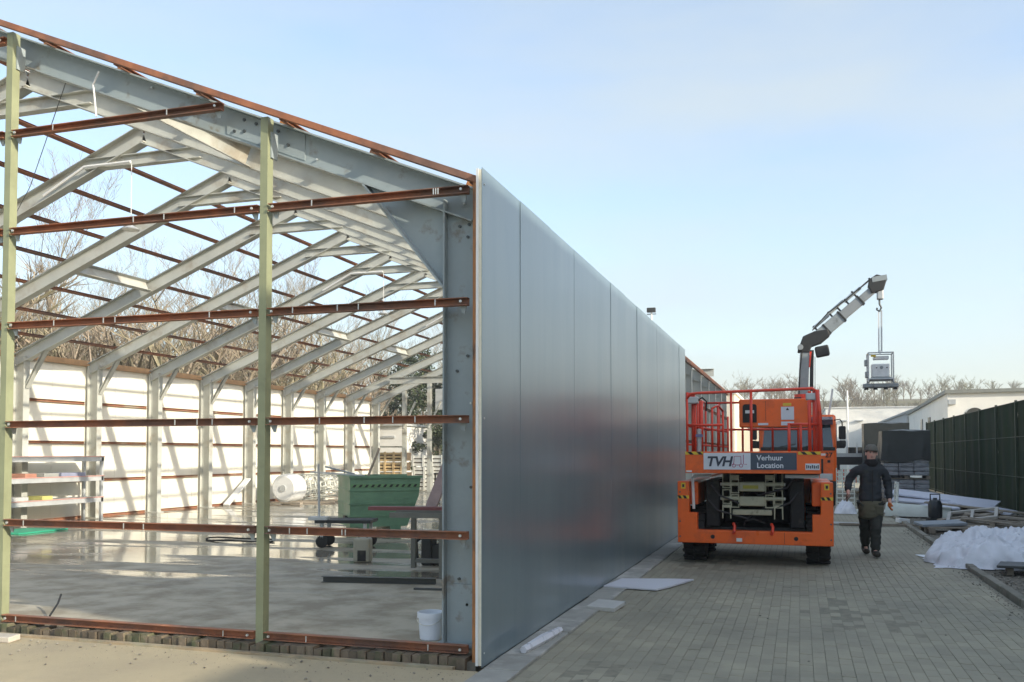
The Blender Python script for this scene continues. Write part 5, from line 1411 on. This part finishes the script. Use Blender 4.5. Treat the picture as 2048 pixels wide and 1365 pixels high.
one(MB().tube([(-6.62,6.80,FZ+.02),(-6.72,7.0,FZ+.10),(-6.80,7.12,FZ+.16)], .010, 6), 'thin_rod', darkmetal, 'thin dark rod leaning on the bottom rail near left post', 'rod')
# wire mesh roll and white drum by the wall
t = thing('mesh_roll', 'roll of pale wire mesh lying along the white wall', 'mesh roll', (-15.0,26.6,FZ+.45), 0)
b = MB()
for k in range(12):
    b.tube([(.42*math.cos(a)*(1-.02*k), -1.9+k*.33, .42*math.sin(a)*(1-.02*k)) for a in [j*.4488 for j in range(15)]], .014, 4)
for j in range(14):
    a = j*.4488; b.tube([(.42*math.cos(a),-1.9,.42*math.sin(a)),(.36*math.cos(a),1.75,.36*math.sin(a))], .012, 4)
b.build('wire', M('pale_wire', (.55,.56,.50), .5, .2), t)
b = MB()
for j in range(10): b.tube([(.3*math.cos(j), -1.8, .3*math.sin(j)),(.3*math.cos(j+2.2), 1.6, .3*math.sin(j+2.2))], .014, 4)
b.build('brace_wire', bpy.data.materials['pale_wire'], t)
t = thing('white_drum', 'round white drum lying on its side by the wall', 'drum', (-14.9,24.6,FZ))
MB().lathe([(.0,-.35),(.36,-.35),(.42,-.30),(.44,0),(.42,.30),(.36,.35),(.0,.35)], (0,0,.46), 26, 'Y').build('shell', white_p, t, auto=40)
MB().lathe([(.0,-.02),(.10,-.02),(.10,.02),(.0,.02)], (0,-.365,.46), 14, 'Y').build('bung', lgrey, t)
for i,(x,y,L_,a) in enumerate(((-14.3,24.7,1.6,15),(-14.0,25.3,1.9,8),(-13.6,26.2,1.5,24),(-14.6,23.9,1.2,-10))):
    one(MB().obox((x,y,FZ+.03+i*.004),(L_,.12,.05),(0,0,a)), 'floor_batten', grey_wood, ['short dirty batten lying before the white drum','dirty batten lying beside the drum and mesh roll','dirty batten lying before the mesh roll','dirty batten lying left of the white drum'][i], 'batten', 'battens by the wall')
one(MB().bar((-15.75,22.6,FZ+.03),(-15.9,23.9,FZ+.75),.18,.04), 'tilted_board', white_p, 'white board leaning against the wall left of the drum', 'board')
# pallets and white crates in the yard past the far gable
def crate_stack(n, loc, label0, mat, w=1.25, h=.42):
    words = ['lowest','second','third','fourth','top']
    for i in range(n):
        t = thing('slatted_crate', '%s slatted crate of the %s' % (words[i] if i < n-1 else 'top', label0), 'crate', (loc[0]+random.uniform(-.05,.05), loc[1], loc[2]+i*(h+.01)), random.uniform(-3,3), 'crates in the '+label0)
        MB().box(-w/2+.03,w/2-.03,-.45,.5,.03,h-.03).build('inner_box', M('dark_gap', (.10,.07,.04), .9) if 'dark_gap' not in bpy.data.materials else bpy.data.materials['dark_gap'], t)
        for r in range(3): 
            z = .0+r*h/3
            MB().box(-w/2,w/2,-.49,-.455,z+.02,z+h/3-.03).build('slat', mat, t)
            MB().box(-w/2-.02,-w/2+.01,-.44,.5,z+.02,z+h/3-.03).build('slat', mat, t)
        for x in (-w/2+.05,-.2,.2,w/2-.05): MB().box(x-.05,x+.05,-.515,-.492,0,h).build('post', mat, t)
bright_wood = M('fresh_pine', (.62,.44,.22), .7, 0, .2, 5)
crate_stack(4, (-16.85,36.3,-.03), 'stack of pine crates past the far gable', bright_wood)
crate_stack(3, (-15.75,38.0,-.03), 'stack of white crates right of the pine crates', M('white_crate', (.66,.66,.60), .6), w=1.5, h=.52)
crate_stack(3, (-14.1,38.4,-.03), 'stack of white crates behind the far gable post', bpy.data.materials['white_crate'], w=1.7, h=.52)
t = thing('side_table', 'small dark table with a red bag past the far gable', 'table', (-13.9,35.2,-.03))
MB().box(-.5,.5,-.3,.3,.80,.84).build('top', darkmetal, t)
for x in (-.45,.45):
    for y in (-.25,.25): MB().box(x-.025,x+.025,y-.025,y+.025,0,.8).build('leg', darkmetal, t)
crumple('red_bag', M('red_bag', (.55,.05,.07), .6), 'crumpled red bag lying on the small dark table', 'bag', -13.9, 35.2, .32, .2, .22, 5, n=14, base=.815)
# ================================================================== AIR
hz = MB().box(-330, 420, -60, 720, -2.0, 42)
hm = bpy.data.materials.new('haze_air'); hm.use_nodes = True
nt = hm.node_tree; nt.nodes.remove(nt.nodes['Principled BSDF'])
pv = nt.nodes.new('ShaderNodeVolumePrincipled'); pv.inputs['Color'].default_value = (.96,.97,.98,1); pv.inputs['Density'].default_value = .0011; pv.inputs['Anisotropy'].default_value = .2
nt.links.new(pv.outputs[0], nt.nodes['Material Output'].inputs['Volume'])
haze = hz.build('haze', hm); tag(haze, 'thin pale haze in the air over the whole yard', 'haze', kind='stuff')
